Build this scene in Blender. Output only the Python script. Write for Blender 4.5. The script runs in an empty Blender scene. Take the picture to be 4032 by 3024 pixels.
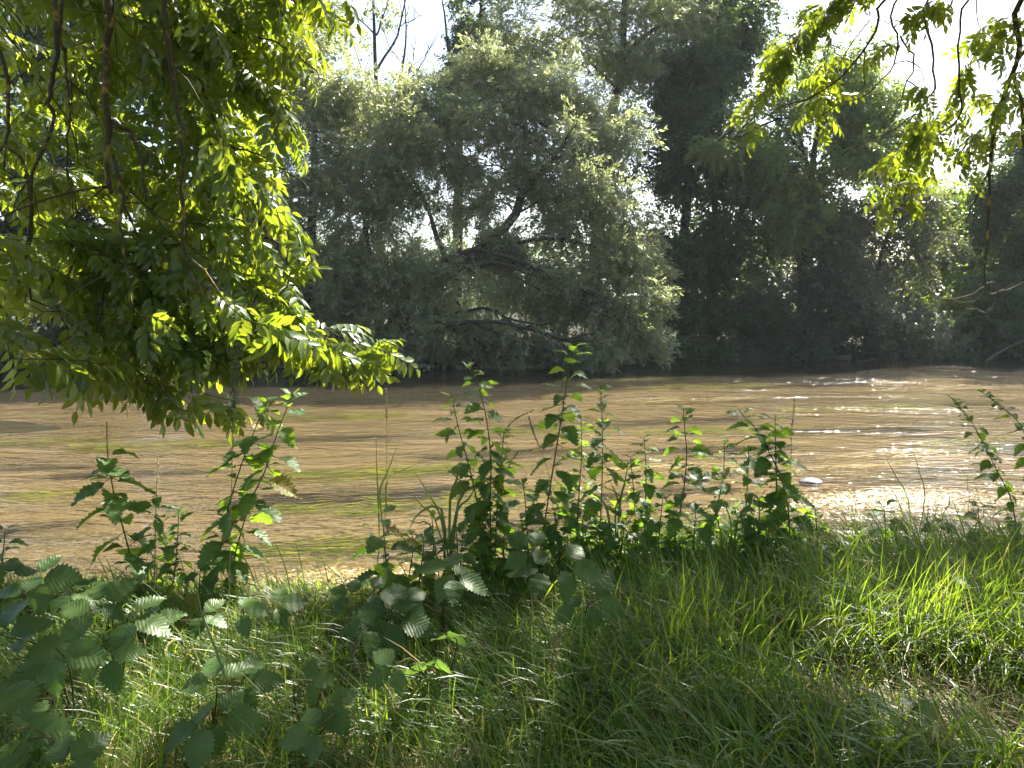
import bpy, math, random
import numpy as np
from mathutils import Vector, Matrix

# ------------------------------------------------------------------ camera, light, exposure
SC = bpy.context.scene
COL = SC.collection
W_PX, H_PX, F_PX = 4032.0, 3024.0, 3030.0
CAM = np.array([0.0, 0.0, 2.2])
HORIZON = 1180.0
PITCH = math.atan((H_PX / 2 - HORIZON) / F_PX)
cd = bpy.data.cameras.new('camera')
cd.sensor_width = 36.0
cd.lens = 36.0 * F_PX / W_PX
cd.clip_start = 0.05
cd.clip_end = 2000.0
cam = bpy.data.objects.new('camera', cd)
cam.location = CAM
cam.rotation_euler = (math.pi / 2 - PITCH, 0, 0)
COL.objects.link(cam)
SC.camera = cam

SUN_AZ, SUN_EL = math.radians(38.0), math.radians(49.0)     # azimuth measured from +Y towards +X
SUN = np.array([math.sin(SUN_AZ) * math.cos(SUN_EL), math.cos(SUN_AZ) * math.cos(SUN_EL), math.sin(SUN_EL)])
world = bpy.data.worlds.new('World')
SC.world = world
world.use_nodes = True
wn = world.node_tree
bg = wn.nodes['Background']
sky = wn.nodes.new('ShaderNodeTexSky')
sky.sky_type = 'NISHITA'
sky.sun_disc = False
sky.sun_elevation = SUN_EL
sky.sun_rotation = SUN_AZ
sky.air_density = 1.0
sky.dust_density = 2.5
sky.ozone_density = 1.0
wn.links.new(sky.outputs[0], bg.inputs[0])
bg.inputs[1].default_value = 0.07
sl = bpy.data.lights.new('sun', 'SUN')
sl.energy = 5.0
sl.angle = math.radians(0.5)
sl.color = (1.0, 0.95, 0.86)
so = bpy.data.objects.new('sun', sl)
so.rotation_euler = Vector(-SUN).to_track_quat('-Z', 'Y').to_euler()
so.location = (10, 10, 30)
COL.objects.link(so)
SC.view_settings.view_transform = 'Standard'
SC.view_settings.look = 'None'
SC.view_settings.gamma = 1.0
SC.view_settings.use_curve_mapping = False
SC.view_settings.exposure = 2.32
SC.render.engine = 'CYCLES'
SC.cycles.max_bounces = 7
SC.cycles.diffuse_bounces = 3
SC.cycles.glossy_bounces = 3
SC.cycles.transmission_bounces = 5
SC.cycles.transparent_max_bounces = 8
SC.cycles.caustics_reflective = False
SC.cycles.caustics_refractive = False
SC.cycles.sample_clamp_indirect = 4.0
SC.cycles.use_denoising = True

# ------------------------------------------------------------------ picture helpers (points of the place, measured from the photograph)
_cp, _sp = math.cos(PITCH), math.sin(PITCH)


def ray(px, py):
    u, v = (px - W_PX / 2) / F_PX, (H_PX / 2 - py) / F_PX
    return np.array([u, _cp + v * _sp, -_sp + v * _cp])


def at(px, py, Y):
    d = ray(px, py)
    return CAM + d * (Y / d[1])


def onz(px, py, z):
    d = ray(px, py)
    return CAM + d * ((z - CAM[2]) / d[2])


def project(P):
    q = P - CAM
    y = q[..., 1] * _cp - q[..., 2] * _sp
    v = q[..., 1] * _sp + q[..., 2] * _cp
    y = np.where(y < 0.05, 0.05, y)
    return W_PX / 2 + F_PX * q[..., 0] / y, H_PX / 2 - F_PX * v / y


# ------------------------------------------------------------------ numpy mesh kit
def sn(P, freq, seed):
    """smooth pseudo noise in about -1..1 made of a few crossing waves"""
    r = np.random.RandomState(seed)
    out = np.zeros(P.shape[:-1])
    for k in range(7):
        d = r.normal(size=P.shape[-1])
        d = d / np.linalg.norm(d) * freq * r.uniform(0.6, 1.9)
        out += np.sin(P @ d + r.uniform(0, 6.28))
    return out / 3.0


def norm(v):
    return v / np.maximum(np.linalg.norm(v, axis=-1, keepdims=True), 1e-9)


def basis(d, up, roll):
    d = norm(d)
    up = np.broadcast_to(np.asarray(up, float), d.shape)
    y = np.cross(up, d)
    bad = np.linalg.norm(y, axis=-1) < 1e-3
    if bad.any():
        y[bad] = np.cross(np.array([1.0, 0.2, 0.1]), d[bad])
    y = norm(y)
    z = np.cross(d, y)
    c, s = np.cos(roll)[:, None], np.sin(roll)[:, None]
    return np.stack([d, y * c + z * s, z * c - y * s], axis=2)


class Geo:
    def __init__(self):
        self.v, self.f, self.n = [], [], 0

    def add(self, V, *Fs):
        V = np.asarray(V, float).reshape(-1, 3)
        for F in Fs:
            F = np.asarray(F, np.int64)
            if F.size:
                self.f.append(F + self.n)
        self.v.append(V)
        self.n += len(V)

    def inst(self, T, F, org, B, sc):
        n, m = len(org), len(T)
        if n == 0:
            return
        sc = np.broadcast_to(np.asarray(sc, float), (n,))
        V = org[:, None] + sc[:, None, None] * np.einsum('nij,mj->nmi', B, T)
        off = (np.arange(n) * m)[:, None, None]
        Fs = F if isinstance(F, (list, tuple)) else [F]
        self.add(V.reshape(-1, 3), *[(f[None] + off).reshape(-1, f.shape[1]) for f in Fs])

    def mesh(self, name, mat, smooth=False):
        me = bpy.data.meshes.new(name)
        V = np.concatenate(self.v) if self.v else np.zeros((0, 3))
        me.vertices.add(len(V))
        me.vertices.foreach_set('co', V.astype(np.float32).ravel())
        li = np.concatenate([f.ravel() for f in self.f])
        tot = np.concatenate([np.full(len(f), f.shape[1]) for f in self.f])
        st = np.concatenate([[0], np.cumsum(tot)[:-1]])
        me.loops.add(len(li))
        me.loops.foreach_set('vertex_index', li.astype(np.int32))
        me.polygons.add(len(tot))
        me.polygons.foreach_set('loop_start', st.astype(np.int32))
        if smooth:
            me.polygons.foreach_set('use_smooth', np.ones(len(tot), bool))
        me.update(calc_edges=True)
        if mat:
            me.materials.append(mat)
        return me


def link(name, me, parent=None, loc=None, kind=None, label=None, cat=None, group=None):
    o = bpy.data.objects.new(name, me)
    COL.objects.link(o)
    if parent is not None:
        o.parent = parent
    if loc is not None:
        o.location = loc
    tag(o, label, cat, group, kind)
    return o


def tag(o, label=None, cat=None, group=None, kind=None):
    if label:
        o['label'] = label
    if cat:
        o['category'] = cat
    if group:
        o['group'] = group
    if kind:
        o['kind'] = kind


def thing(name, label, cat, loc=(0, 0, 0), group=None):
    o = bpy.data.objects.new(name, None)
    o.empty_display_size = 0.2
    COL.objects.link(o)
    o.location = loc
    tag(o, label, cat, group)
    return o


def part(name, geo, mat, root, smooth=False, kind=None):
    """a mesh built in world coordinates, hung under its thing"""
    me = geo.mesh(name, mat, smooth)
    me.transform(Matrix.Translation(-Vector(root.location)))
    return link(name, me, root, kind=kind)


def tube(geo, pts, rad, sides=6, wob=0.0, rs=None):
    P = np.asarray(pts, float)
    R = np.asarray(rad, float)
    n = len(P)
    T = norm(np.gradient(P, axis=0))
    up = np.array([0.31, 0.12, 0.94]) if abs(T[0][2]) < 0.9 else np.array([1.0, 0.1, 0.0])
    a = np.linspace(0, 2 * math.pi, sides, endpoint=False)
    u = norm(np.cross(up, T[0]))
    V = []
    for i in range(n):
        u = norm(u - T[i] * np.dot(u, T[i]))
        w = np.cross(T[i], u)
        r = R[i] * (1 + (rs.uniform(-wob, wob, sides) if rs is not None else 0))
        V.append(P[i] + (np.cos(a) * r)[:, None] * u + (np.sin(a) * r)[:, None] * w)
    V = np.concatenate(V)
    i, j = np.meshgrid(np.arange(n - 1), np.arange(sides), indexing='ij')
    b, c = i * sides + j, i * sides + (j + 1) % sides
    F = np.stack([b, c, c + sides, b + sides], -1).reshape(-1, 4)
    cap = np.array([[(n - 1) * sides + k for k in range(sides)]])
    geo.add(V, F, cap)


def curve(pts, n):
    """Catmull-Rom through the points"""
    P = np.asarray(pts, float)
    if len(P) == 2:
        t = np.linspace(0, 1, n)[:, None]
        return P[0] * (1 - t) + P[1] * t
    Q = np.concatenate([[2 * P[0] - P[1]], P, [2 * P[-1] - P[-2]]])
    s = np.linspace(0, len(P) - 1 - 1e-6, n)
    i = s.astype(int)
    t = (s - i)[:, None]
    a, b, c, d = Q[i], Q[i + 1], Q[i + 2], Q[i + 3]
    return 0.5 * (2 * b + (c - a) * t + (2 * a - 5 * b + 4 * c - d) * t ** 2 + (3 * b - a - 3 * c + d) * t ** 3)


def wobble(P, amp, rs):
    n = len(P)
    w = rs.normal(size=(n, 3)) * amp
    w[0] = 0
    w = (w + np.roll(w, 1, 0)) * 0.5
    w[0] = 0
    return P + w


# ------------------------------------------------------------------ materials
def mat_new(name):
    m = bpy.data.materials.new(name)
    m.use_nodes = True
    nt = m.node_tree
    nt.nodes.clear()
    out = nt.nodes.new('ShaderNodeOutputMaterial')
    return m, nt, out


def N(nt, kind, **kw):
    n = nt.nodes.new('ShaderNode' + kind)
    for k, v in kw.items():
        if k in ('operation', 'blend_type', 'data_type', 'noise_dimensions', 'distribution', 'feature'):
            setattr(n, k, v)
        else:
            n.inputs[k.replace('_', ' ')].default_value = v
    return n


def rgba(c):
    return (c[0], c[1], c[2], 1.0)


def mixc(nt, fac, a, b):
    n = nt.nodes.new('ShaderNodeMix')
    n.data_type = 'RGBA'
    if hasattr(fac, 'links') or hasattr(fac, 'node'):
        nt.links.new(fac, n.inputs[0])
    else:
        n.inputs[0].default_value = fac
    for k, x in ((6, a), (7, b)):
        if hasattr(x, 'node'):
            nt.links.new(x, n.inputs[k])
        else:
            n.inputs[k].default_value = rgba(x)
    return n.outputs[2]


def rnd01(nt, use_obj):
    g = nt.nodes.new('ShaderNodeNewGeometry')
    if not use_obj:
        return g.outputs['Random Per Island'], g
    o = nt.nodes.new('ShaderNodeObjectInfo')
    a = N(nt, 'Math', operation='ADD')
    nt.links.new(g.outputs['Random Per Island'], a.inputs[0])
    nt.links.new(o.outputs['Random'], a.inputs[1])
    f = N(nt, 'Math', operation='FRACT')
    nt.links.new(a.outputs[0], f.inputs[0])
    return f.outputs[0], g


def leaf_mat(name, c1, c2, under, trans1, trans2, rough=0.4, spec=0.5, tfac=0.45, use_obj=False, yellow=None, vein=0.0):
    m, nt, out = mat_new(name)
    r, g = rnd01(nt, use_obj)
    top = mixc(nt, r, c1, c2)
    tr = mixc(nt, r, trans1, trans2)
    if yellow:
        ramp = N(nt, 'Math', operation='GREATER_THAN')
        nt.links.new(r, ramp.inputs[0])
        ramp.inputs[1].default_value = yellow[3]
        top = mixc(nt, ramp.outputs[0], top, yellow[:3])
        tr = mixc(nt, ramp.outputs[0], tr, tuple(min(1, x * 1.2) for x in yellow[:3]))
    bump = None
    if vein:
        tc = nt.nodes.new('ShaderNodeTexCoord')
        sx = N(nt, 'SeparateXYZ')
        nt.links.new(tc.outputs['Object'], sx.inputs[0])

        def op(o, x, y):
            m_ = N(nt, 'Math', operation=o)
            for k, v_ in ((0, x), (1, y)):
                if v_ is None:
                    continue
                if hasattr(v_, 'node'):
                    nt.links.new(v_, m_.inputs[k])
                else:
                    m_.inputs[k].default_value = v_
            return m_.outputs[0]
        ay = op('ABSOLUTE', sx.outputs[1], None)
        ph = op('MULTIPLY', op('SUBTRACT', sx.outputs[0], op('MULTIPLY', ay, 0.9)), 52.0)
        sw = op('SINE', ph, None)
        line = op('MULTIPLY', op('POWER', op('MAXIMUM', sw, 0.0), 6.0), 1.0)
        mid = op('LESS_THAN', ay, 0.014)
        vm = op('MULTIPLY', op('MAXIMUM', line, mid), vein)
        top = mixc(nt, vm, top, tuple(min(1, x * 1.6 + 0.03) for x in c2))
        bump = N(nt, 'Bump', Strength=0.18, Distance=0.003)
        nt.links.new(sw, bump.inputs['Height'])
    col = mixc(nt, g.outputs['Backfacing'], top, under)
    p = N(nt, 'BsdfPrincipled', Roughness=rough)
    p.inputs['Specular IOR Level'].default_value = spec
    nt.links.new(col, p.inputs['Base Color'])
    if bump is not None:
        nt.links.new(bump.outputs[0], p.inputs['Normal'])
    t = N(nt, 'BsdfTranslucent')
    nt.links.new(tr, t.inputs[0])
    mx = N(nt, 'MixShader')
    mx.inputs[0].default_value = tfac
    nt.links.new(p.outputs[0], mx.inputs[1])
    nt.links.new(t.outputs[0], mx.inputs[2])
    nt.links.new(mx.outputs[0], out.inputs[0])
    return m


def bark_mat(name, c1, c2, scale=18.0, lichen=None):
    m, nt, out = mat_new(name)
    tc = nt.nodes.new('ShaderNodeTexCoord')
    no = N(nt, 'TexNoise', Scale=scale, Detail=6.0, Roughness=0.65)
    nt.links.new(tc.outputs['Object'], no.inputs['Vector'])
    col = mixc(nt, no.outputs[0], c1, c2)
    if lichen:
        l2 = N(nt, 'TexNoise', Scale=scale * 0.45, Detail=4.0)
        nt.links.new(tc.outputs['Object'], l2.inputs['Vector'])
        mr = N(nt, 'MapRange')
        nt.links.new(l2.outputs[0], mr.inputs[0])
        mr.inputs[1].default_value, mr.inputs[2].default_value = 0.58, 0.66
        col = mixc(nt, mr.outputs[0], col, lichen)
    p = N(nt, 'BsdfPrincipled', Roughness=0.85)
    p.inputs['Specular IOR Level'].default_value = 0.25
    nt.links.new(col, p.inputs['Base Color'])
    b = N(nt, 'Bump', Strength=0.6, Distance=0.01)
    nt.links.new(no.outputs[0], b.inputs['Height'])
    nt.links.new(b.outputs[0], p.inputs['Normal'])
    nt.links.new(p.outputs[0], out.inputs[0])
    return m


def soil_mat(name, c1, c2, c3, s1=3.0, s2=40.0, bump=0.02, rough=0.9, flow=None):
    m, nt, out = mat_new(name)
    tc = nt.nodes.new('ShaderNodeTexCoord')
    a = N(nt, 'TexNoise', Scale=s1, Detail=5.0)
    b = N(nt, 'TexNoise', Scale=s2, Detail=4.0)
    for x in (a, b):
        nt.links.new(tc.outputs['Object'], x.inputs['Vector'])
    if flow is not None:
        mp = N(nt, 'Mapping')
        mp.inputs['Rotation'].default_value = (0, 0, -flow)
        mp.inputs['Scale'].default_value = (0.22, 1.6, 1)
        nt.links.new(tc.outputs['Object'], mp.inputs[0])
        nt.links.new(mp.outputs[0], a.inputs['Vector'])
    mr = N(nt, 'MapRange')
    nt.links.new(a.outputs[0], mr.inputs[0])
    mr.inputs[1].default_value, mr.inputs[2].default_value = 0.35, 0.65
    mr2 = N(nt, 'MapRange')
    nt.links.new(b.outputs[0], mr2.inputs[0])
    mr2.inputs[1].default_value, mr2.inputs[2].default_value = 0.4, 0.68
    col = mixc(nt, mr2.outputs[0], mixc(nt, mr.outputs[0], c1, c2), c3)
    p = N(nt, 'BsdfPrincipled', Roughness=rough)
    p.inputs['Specular IOR Level'].default_value = 0.5 if rough < 0.5 else 0.15
    nt.links.new(col, p.inputs['Base Color'])
    bu = N(nt, 'Bump', Strength=0.7, Distance=bump)
    nt.links.new(b.outputs[0], bu.inputs['Height'])
    nt.links.new(bu.outputs[0], p.inputs['Normal'])
    nt.links.new(p.outputs[0], out.inputs[0])
    return m


FLOW = math.radians(11.0)


def water_mat():
    m, nt, out = mat_new('river_water')
    tc = nt.nodes.new('ShaderNodeTexCoord')

    def layer(scale, sx, sy, detail):
        mp = N(nt, 'Mapping')
        mp.inputs['Rotation'].default_value = (0, 0, -FLOW)
        mp.inputs['Scale'].default_value = (sx, sy, 1)
        nt.links.new(tc.outputs['Object'], mp.inputs[0])
        no = N(nt, 'TexNoise', Scale=scale, Detail=detail, Roughness=0.6, Distortion=0.7)
        nt.links.new(mp.outputs[0], no.inputs['Vector'])
        return no.outputs[0]
    a = layer(2.0, 0.5, 1.3, 3.0)
    b = layer(9.0, 0.55, 1.25, 2.0)
    b1 = N(nt, 'Bump', Strength=1.0, Distance=0.085)
    nt.links.new(a, b1.inputs['Height'])
    b2 = N(nt, 'Bump', Strength=1.0, Distance=0.023)
    nt.links.new(b, b2.inputs['Height'])
    nt.links.new(b1.outputs[0], b2.inputs['Normal'])
    pm = N(nt, 'Mapping')
    pm.inputs['Rotation'].default_value = (0, 0, -FLOW)
    pm.inputs['Scale'].default_value = (0.22, 0.75, 1)
    nt.links.new(tc.outputs['Object'], pm.inputs[0])
    pn = N(nt, 'TexNoise', Scale=1.0, Detail=3.0, Distortion=0.6)
    nt.links.new(pm.outputs[0], pn.inputs['Vector'])
    pr = N(nt, 'MapRange')
    nt.links.new(pn.outputs[0], pr.inputs[0])
    pr.inputs[1].default_value, pr.inputs[2].default_value = 0.38, 0.62
    pr.inputs[3].default_value, pr.inputs[4].default_value = 0.15, 1.0
    nt.links.new(pr.outputs[0], b2.inputs['Strength'])
    ps = N(nt, 'MapRange')
    nt.links.new(pn.outputs[0], ps.inputs[0])
    ps.inputs[1].default_value, ps.inputs[2].default_value = 0.35, 0.65
    ps.inputs[3].default_value, ps.inputs[4].default_value = 0.45, 1.0
    nt.links.new(ps.outputs[0], b1.inputs['Strength'])
    fr = N(nt, 'Fresnel', IOR=1.33)
    nt.links.new(b2.outputs[0], fr.inputs['Normal'])
    gl = N(nt, 'BsdfGlossy', Roughness=0.08)
    nt.links.new(b2.outputs[0], gl.inputs['Normal'])
    tr = N(nt, 'BsdfTransparent')
    tr.inputs[0].default_value = (0.92, 0.86, 0.73, 1)
    silt = N(nt, 'BsdfDiffuse')
    silt.inputs[0].default_value = (0.112, 0.094, 0.060, 1)
    body = N(nt, 'MixShader')
    body.inputs[0].default_value = 0.17
    nt.links.new(tr.outputs[0], body.inputs[1])
    nt.links.new(silt.outputs[0], body.inputs[2])
    mx = N(nt, 'MixShader')
    nt.links.new(fr.outputs[0], mx.inputs[0])
    nt.links.new(body.outputs[0], mx.inputs[1])
    nt.links.new(gl.outputs[0], mx.inputs[2])
    nt.links.new(mx.outputs[0], out.inputs[0])
    return m


M = {}
M['water'] = water_mat()
M['bed'] = soil_mat('sandy_bed', (0.175, 0.133, 0.072), (0.05, 0.046, 0.026), (0.19, 0.16, 0.10), 0.9, 22.0, 0.02, flow=math.radians(11.0))
M['soil'] = soil_mat('bank_soil', (0.028, 0.022, 0.012), (0.05, 0.04, 0.02), (0.09, 0.075, 0.035), 2.5, 60.0, 0.02)
M['far_soil'] = soil_mat('far_bank_soil', (0.022, 0.02, 0.012), (0.032, 0.028, 0.016), (0.035, 0.04, 0.018), 0.6, 6.0, 0.08, 0.97)
M['ash'] = leaf_mat('ash_leaf', (0.045, 0.085, 0.022), (0.065, 0.11, 0.026), (0.09, 0.13, 0.05), (0.30, 0.42, 0.018), (0.46, 0.52, 0.028), 0.33, 0.6, 0.44)
M['ash_o'] = leaf_mat('ash_leaf_single', (0.045, 0.085, 0.022), (0.065, 0.11, 0.026), (0.09, 0.13, 0.05), (0.30, 0.42, 0.018), (0.46, 0.52, 0.028), 0.33, 0.6, 0.44, True)
M['willow'] = leaf_mat('willow_leaf', (0.12, 0.15, 0.075), (0.17, 0.20, 0.105), (0.24, 0.27, 0.19), (0.38, 0.43, 0.16), (0.50, 0.53, 0.22), 0.27, 1.0, 0.48, yellow=(0.30, 0.30, 0.03, 0.985))
M['poplar'] = leaf_mat('poplar_leaf', (0.04, 0.07, 0.035), (0.06, 0.09, 0.045), (0.09, 0.12, 0.08), (0.13, 0.2, 0.05), (0.2, 0.27, 0.06), 0.4, 0.5, 0.35)
M['dark'] = leaf_mat('alder_leaf', (0.03, 0.058, 0.025), (0.05, 0.08, 0.032), (0.06, 0.09, 0.045), (0.10, 0.18, 0.03), (0.17, 0.25, 0.04), 0.4, 0.45, 0.35)
M['mid'] = leaf_mat('field_maple_leaf', (0.07, 0.11, 0.04), (0.11, 0.15, 0.055), (0.12, 0.15, 0.08), (0.28, 0.40, 0.06), (0.38, 0.48, 0.08), 0.38, 0.5, 0.42)
M['grey'] = leaf_mat('sallow_leaf', (0.08, 0.095, 0.055), (0.12, 0.125, 0.075), (0.16, 0.17, 0.13), (0.16, 0.2, 0.06), (0.22, 0.25, 0.07), 0.42, 0.5, 0.35)
M['yellowish'] = leaf_mat('hazel_leaf', (0.06, 0.1, 0.025), (0.09, 0.13, 0.03), (0.1, 0.14, 0.05), (0.3, 0.42, 0.03), (0.4, 0.48, 0.04), 0.45, 0.4, 0.5)
M['nettle'] = leaf_mat('nettle_leaf', (0.04, 0.085, 0.025), (0.06, 0.11, 0.03), (0.09, 0.13, 0.06), (0.22, 0.40, 0.025), (0.33, 0.50, 0.03), 0.5, 0.4, 0.42, True, vein=0.35, yellow=(0.26, 0.20, 0.05, 0.97))
M['bramble'] = leaf_mat('bramble_leaf', (0.034, 0.072, 0.016), (0.06, 0.10, 0.024), (0.19, 0.24, 0.16), (0.15, 0.30, 0.03), (0.22, 0.38, 0.04), 0.48, 0.4, 0.3, True, vein=0.16)
M['grass'] = leaf_mat('grass_blade', (0.032, 0.075, 0.012), (0.075, 0.12, 0.02), (0.055, 0.10, 0.022), (0.19, 0.36, 0.014), (0.40, 0.50, 0.03), 0.38, 0.5, 0.45, yellow=(0.34, 0.28, 0.12, 0.92))
M['reed'] = leaf_mat('reed_blade', (0.05, 0.085, 0.03), (0.07, 0.105, 0.035), (0.08, 0.11, 0.05), (0.18, 0.28, 0.03), (0.26, 0.34, 0.04), 0.36, 0.5, 0.4)
M['straw'] = leaf_mat('dry_straw', (0.28, 0.21, 0.10), (0.40, 0.31, 0.16), (0.3, 0.23, 0.12), (0.3, 0.22, 0.1), (0.4, 0.3, 0.15), 0.5, 0.4, 0.25)
M['seed'] = leaf_mat('seed_head', (0.22, 0.17, 0.09), (0.32, 0.26, 0.14), (0.25, 0.2, 0.1), (0.3, 0.25, 0.1), (0.4, 0.33, 0.15), 0.7, 0.3, 0.35)
M['seed_green'] = leaf_mat('green_seed_head', (0.13, 0.16, 0.08), (0.2, 0.22, 0.12), (0.16, 0.2, 0.1), (0.25, 0.3, 0.1), (0.35, 0.38, 0.15), 0.7, 0.3, 0.35)
M['catkin'] = leaf_mat('nettle_flower', (0.13, 0.16, 0.05), (0.2, 0.21, 0.08), (0.15, 0.18, 0.06), (0.35, 0.4, 0.08), (0.45, 0.45, 0.12), 0.7, 0.3, 0.45)
M['catkin_pale'] = leaf_mat('pale_nettle_flower', (0.40, 0.36, 0.16), (0.5, 0.45, 0.22), (0.42, 0.38, 0.18), (0.55, 0.5, 0.2), (0.6, 0.55, 0.25), 0.7, 0.3, 0.4)
M['weed'] = leaf_mat('water_crowfoot', (0.05, 0.085, 0.012), (0.23, 0.22, 0.03), (0.12, 0.14, 0.02), (0.14, 0.2, 0.015), (0.38, 0.36, 0.04), 0.3, 0.5, 0.35)
M['weed_brown'] = leaf_mat('silted_weed', (0.22, 0.17, 0.07), (0.34, 0.28, 0.12), (0.26, 0.2, 0.09), (0.3, 0.25, 0.08), (0.4, 0.32, 0.1), 0.38, 0.4, 0.25)
M['bark_near'] = bark_mat('ash_bark', (0.035, 0.026, 0.017), (0.10, 0.078, 0.048), 30.0, (0.28, 0.19, 0.05))
M['bark_far'] = bark_mat('willow_bark', (0.025, 0.02, 0.015), (0.07, 0.058, 0.042), 6.0)
M['bark_dead'] = bark_mat('dead_wood', (0.06, 0.05, 0.035), (0.15, 0.12, 0.085), 9.0)
M['stem'] = bark_mat('nettle_stem', (0.05, 0.07, 0.02), (0.09, 0.11, 0.035), 40.0)
M['stem_pale'] = bark_mat('pale_nettle_stem', (0.3, 0.26, 0.14), (0.42, 0.36, 0.2), 40.0)
M['cane'] = bark_mat('bramble_cane', (0.05, 0.05, 0.02), (0.1, 0.06, 0.03), 40.0)
M['stalk'] = bark_mat('grass_stalk', (0.16, 0.14, 0.05), (0.26, 0.2, 0.09), 40.0)
M['stone'] = soil_mat('wet_stone', (0.05, 0.045, 0.04), (0.09, 0.08, 0.065), (0.12, 0.1, 0.08), 8.0, 60.0, 0.01, 0.45)

# ------------------------------------------------------------------ the ground and the river


def grid(xs, ys, zf):
    X, Y = np.meshgrid(xs, ys, indexing='xy')
    Z = zf(X, Y)
    nx, ny = len(xs), len(ys)
    i, j = np.meshgrid(np.arange(ny - 1), np.arange(nx - 1), indexing='ij')
    a = i * nx + j
    F = np.stack([a, a + 1, a + nx + 1, a + nx], -1).reshape(-1, 4)
    g = Geo()
    g.add(np.stack([X, Y, Z], -1).reshape(-1, 3), F)
    return g


def sstep(a, b, x):
    t = np.clip((x - a) / (b - a), 0, 1)
    return t * t * (3 - 2 * t)


def edge_y(x):
    return 4.75 + 0.10 * np.clip(x, -6, 8) + 0.12 * np.sin(x * 1.7) + 0.06 * np.sin(x * 4.3 + 1)


def bank_z(X, Y):
    P = np.stack([X, Y], -1)
    top = 0.55 + 0.04 * sn(P, 1.2, 3) + 0.02 * sn(P, 5.0, 4) - 0.02 * np.clip(Y, -4, 4)
    return top - 1.15 * sstep(edge_y(X) - 0.25, edge_y(X) + 1.0, Y)


def far_y(x):
    return 25.3 + 0.24 * np.clip(x, -60, 60) + 0.5 * np.sin(x * 0.5) + 0.35 * np.sin(x * 1.3 + 2)


def far_z(X, Y):
    P = np.stack([X, Y], -1)
    s = Y - far_y(X)
    return -0.5 + 1.0 * sstep(-0.6, 1.2, s) + 0.06 * sn(P, 1.1, 8) + 0.02 * np.clip(s, 0, 100) + 0.0


xs = np.concatenate([np.linspace(-300, -14, 14), np.linspace(-12, 12, 110), np.linspace(14, 300, 14)])
ys = np.concatenate([np.linspace(-300, -6, 12), np.linspace(-5, 6.6, 90)])
link('near_bank', grid(xs, ys, bank_z).mesh('near_bank', M['soil'], True), kind='structure', label='grassy near river bank of dark soil')
xs = np.concatenate([np.linspace(-400, -42, 12), np.linspace(-40, 40, 120), np.linspace(42, 400, 12)])
ys = np.concatenate([np.linspace(8, 50, 90), np.linspace(54, 900, 20)])
link('far_bank', grid(xs, ys, far_z).mesh('far_bank', M['far_soil'], True), kind='structure', label='wooded far river bank')
xs = np.concatenate([np.linspace(-300, -32, 12), np.linspace(-30, 30, 90), np.linspace(32, 300, 12)])
ys = np.linspace(4, 45, 80)


def bed_z(X, Y):
    P = np.stack([X * 0.35, Y], -1)
    z = -0.38 + 0.07 * sn(P, 0.9, 11) + 0.02 * sn(P, 4.0, 12)
    q = onz(3450, 1945, 0.0)
    z += 0.26 * np.exp(-(((X - q[0]) / 2.0) ** 2 + ((Y - q[1]) / 0.75) ** 2))
    q = onz(1300, 2290, 0.0)
    z += 0.28 * np.exp(-(((X - q[0]) / 1.3) ** 2 + ((Y - q[1]) / 0.5) ** 2))
    return z


link('river_bed', grid(xs, ys, bed_z).mesh('river_bed', M['bed'], True), kind='structure', label='sandy brown river bed under shallow water')


def water_z(X, Y):
    c, s = math.cos(FLOW), math.sin(FLOW)
    U, V = X * c + Y * s, -X * s + Y * c
    P = np.stack([U * 0.45, V], -1)
    return 0.006 * sn(P, 2.3, 21) + 0.004 * sn(P, 5.5, 22) + 0.006 * sn(P, 0.8, 23)


xs = np.concatenate([np.linspace(-300, -34, 10), np.linspace(-30, 30, 280), np.linspace(34, 300, 10)])
ys = 4.2 * (50 / 4.2) ** np.linspace(0, 1, 220)
link('river_water', grid(xs, ys, water_z).mesh('river_water', M['water'], True), kind='structure', label='shallow brown rippling river flowing from right to left')

# ------------------------------------------------------------------ far trees
rs0 = np.random.RandomState(7)


def spray_template(n, L, lw, ll, seed, droop=0.25, spread=0.9, flat=0.5):
    """a twig of n small folded leaves along +x"""
    r = np.random.RandomState(seed)
    V, F = [], []
    for i in range(n):
        t = (i + 0.5) / n
        o = np.array([t * L, 0, -droop * t * t * L]) + r.normal(size=3) * L * 0.07
        a = r.uniform(-spread, spread)
        d = norm(np.array([math.cos(a), math.sin(a), r.uniform(-0.8, 0.3)]))
        nrm = norm(np.array([0, 0, 1.0]) + r.normal(size=3) * flat)
        y = norm(np.cross(nrm, d))
        s = r.uniform(0.7, 1.25)
        z = np.cross(d, y)
        k = len(V)
        q = r.uniform(0.25, 0.6)
        V += [o, o + d * ll * s - z * ll * 0.08 - y * lw * 0.2, o + d * ll * q * s + y * lw * s]
        F += [[k, k + 1, k + 2]]
    return np.array(V), np.array(F)


STYLES = {
    'willow': [spray_template(20, 0.55, 0.042, 0.155, 100 + i, 0.35, 0.8, 0.6) for i in range(5)],
    'small': [spray_template(16, 0.5, 0.085, 0.135, 200 + i, 0.2, 1.3, 0.6) for i in range(5)],
    'broad': [spray_template(14, 0.55, 0.12, 0.18, 300 + i, 0.2, 1.4, 0.55) for i in range(5)],
    'pinnate': [spray_template(16, 0.5, 0.072, 0.18, 400 + i, 0.5, 1.0, 0.5) for i in range(5)],
}


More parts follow.
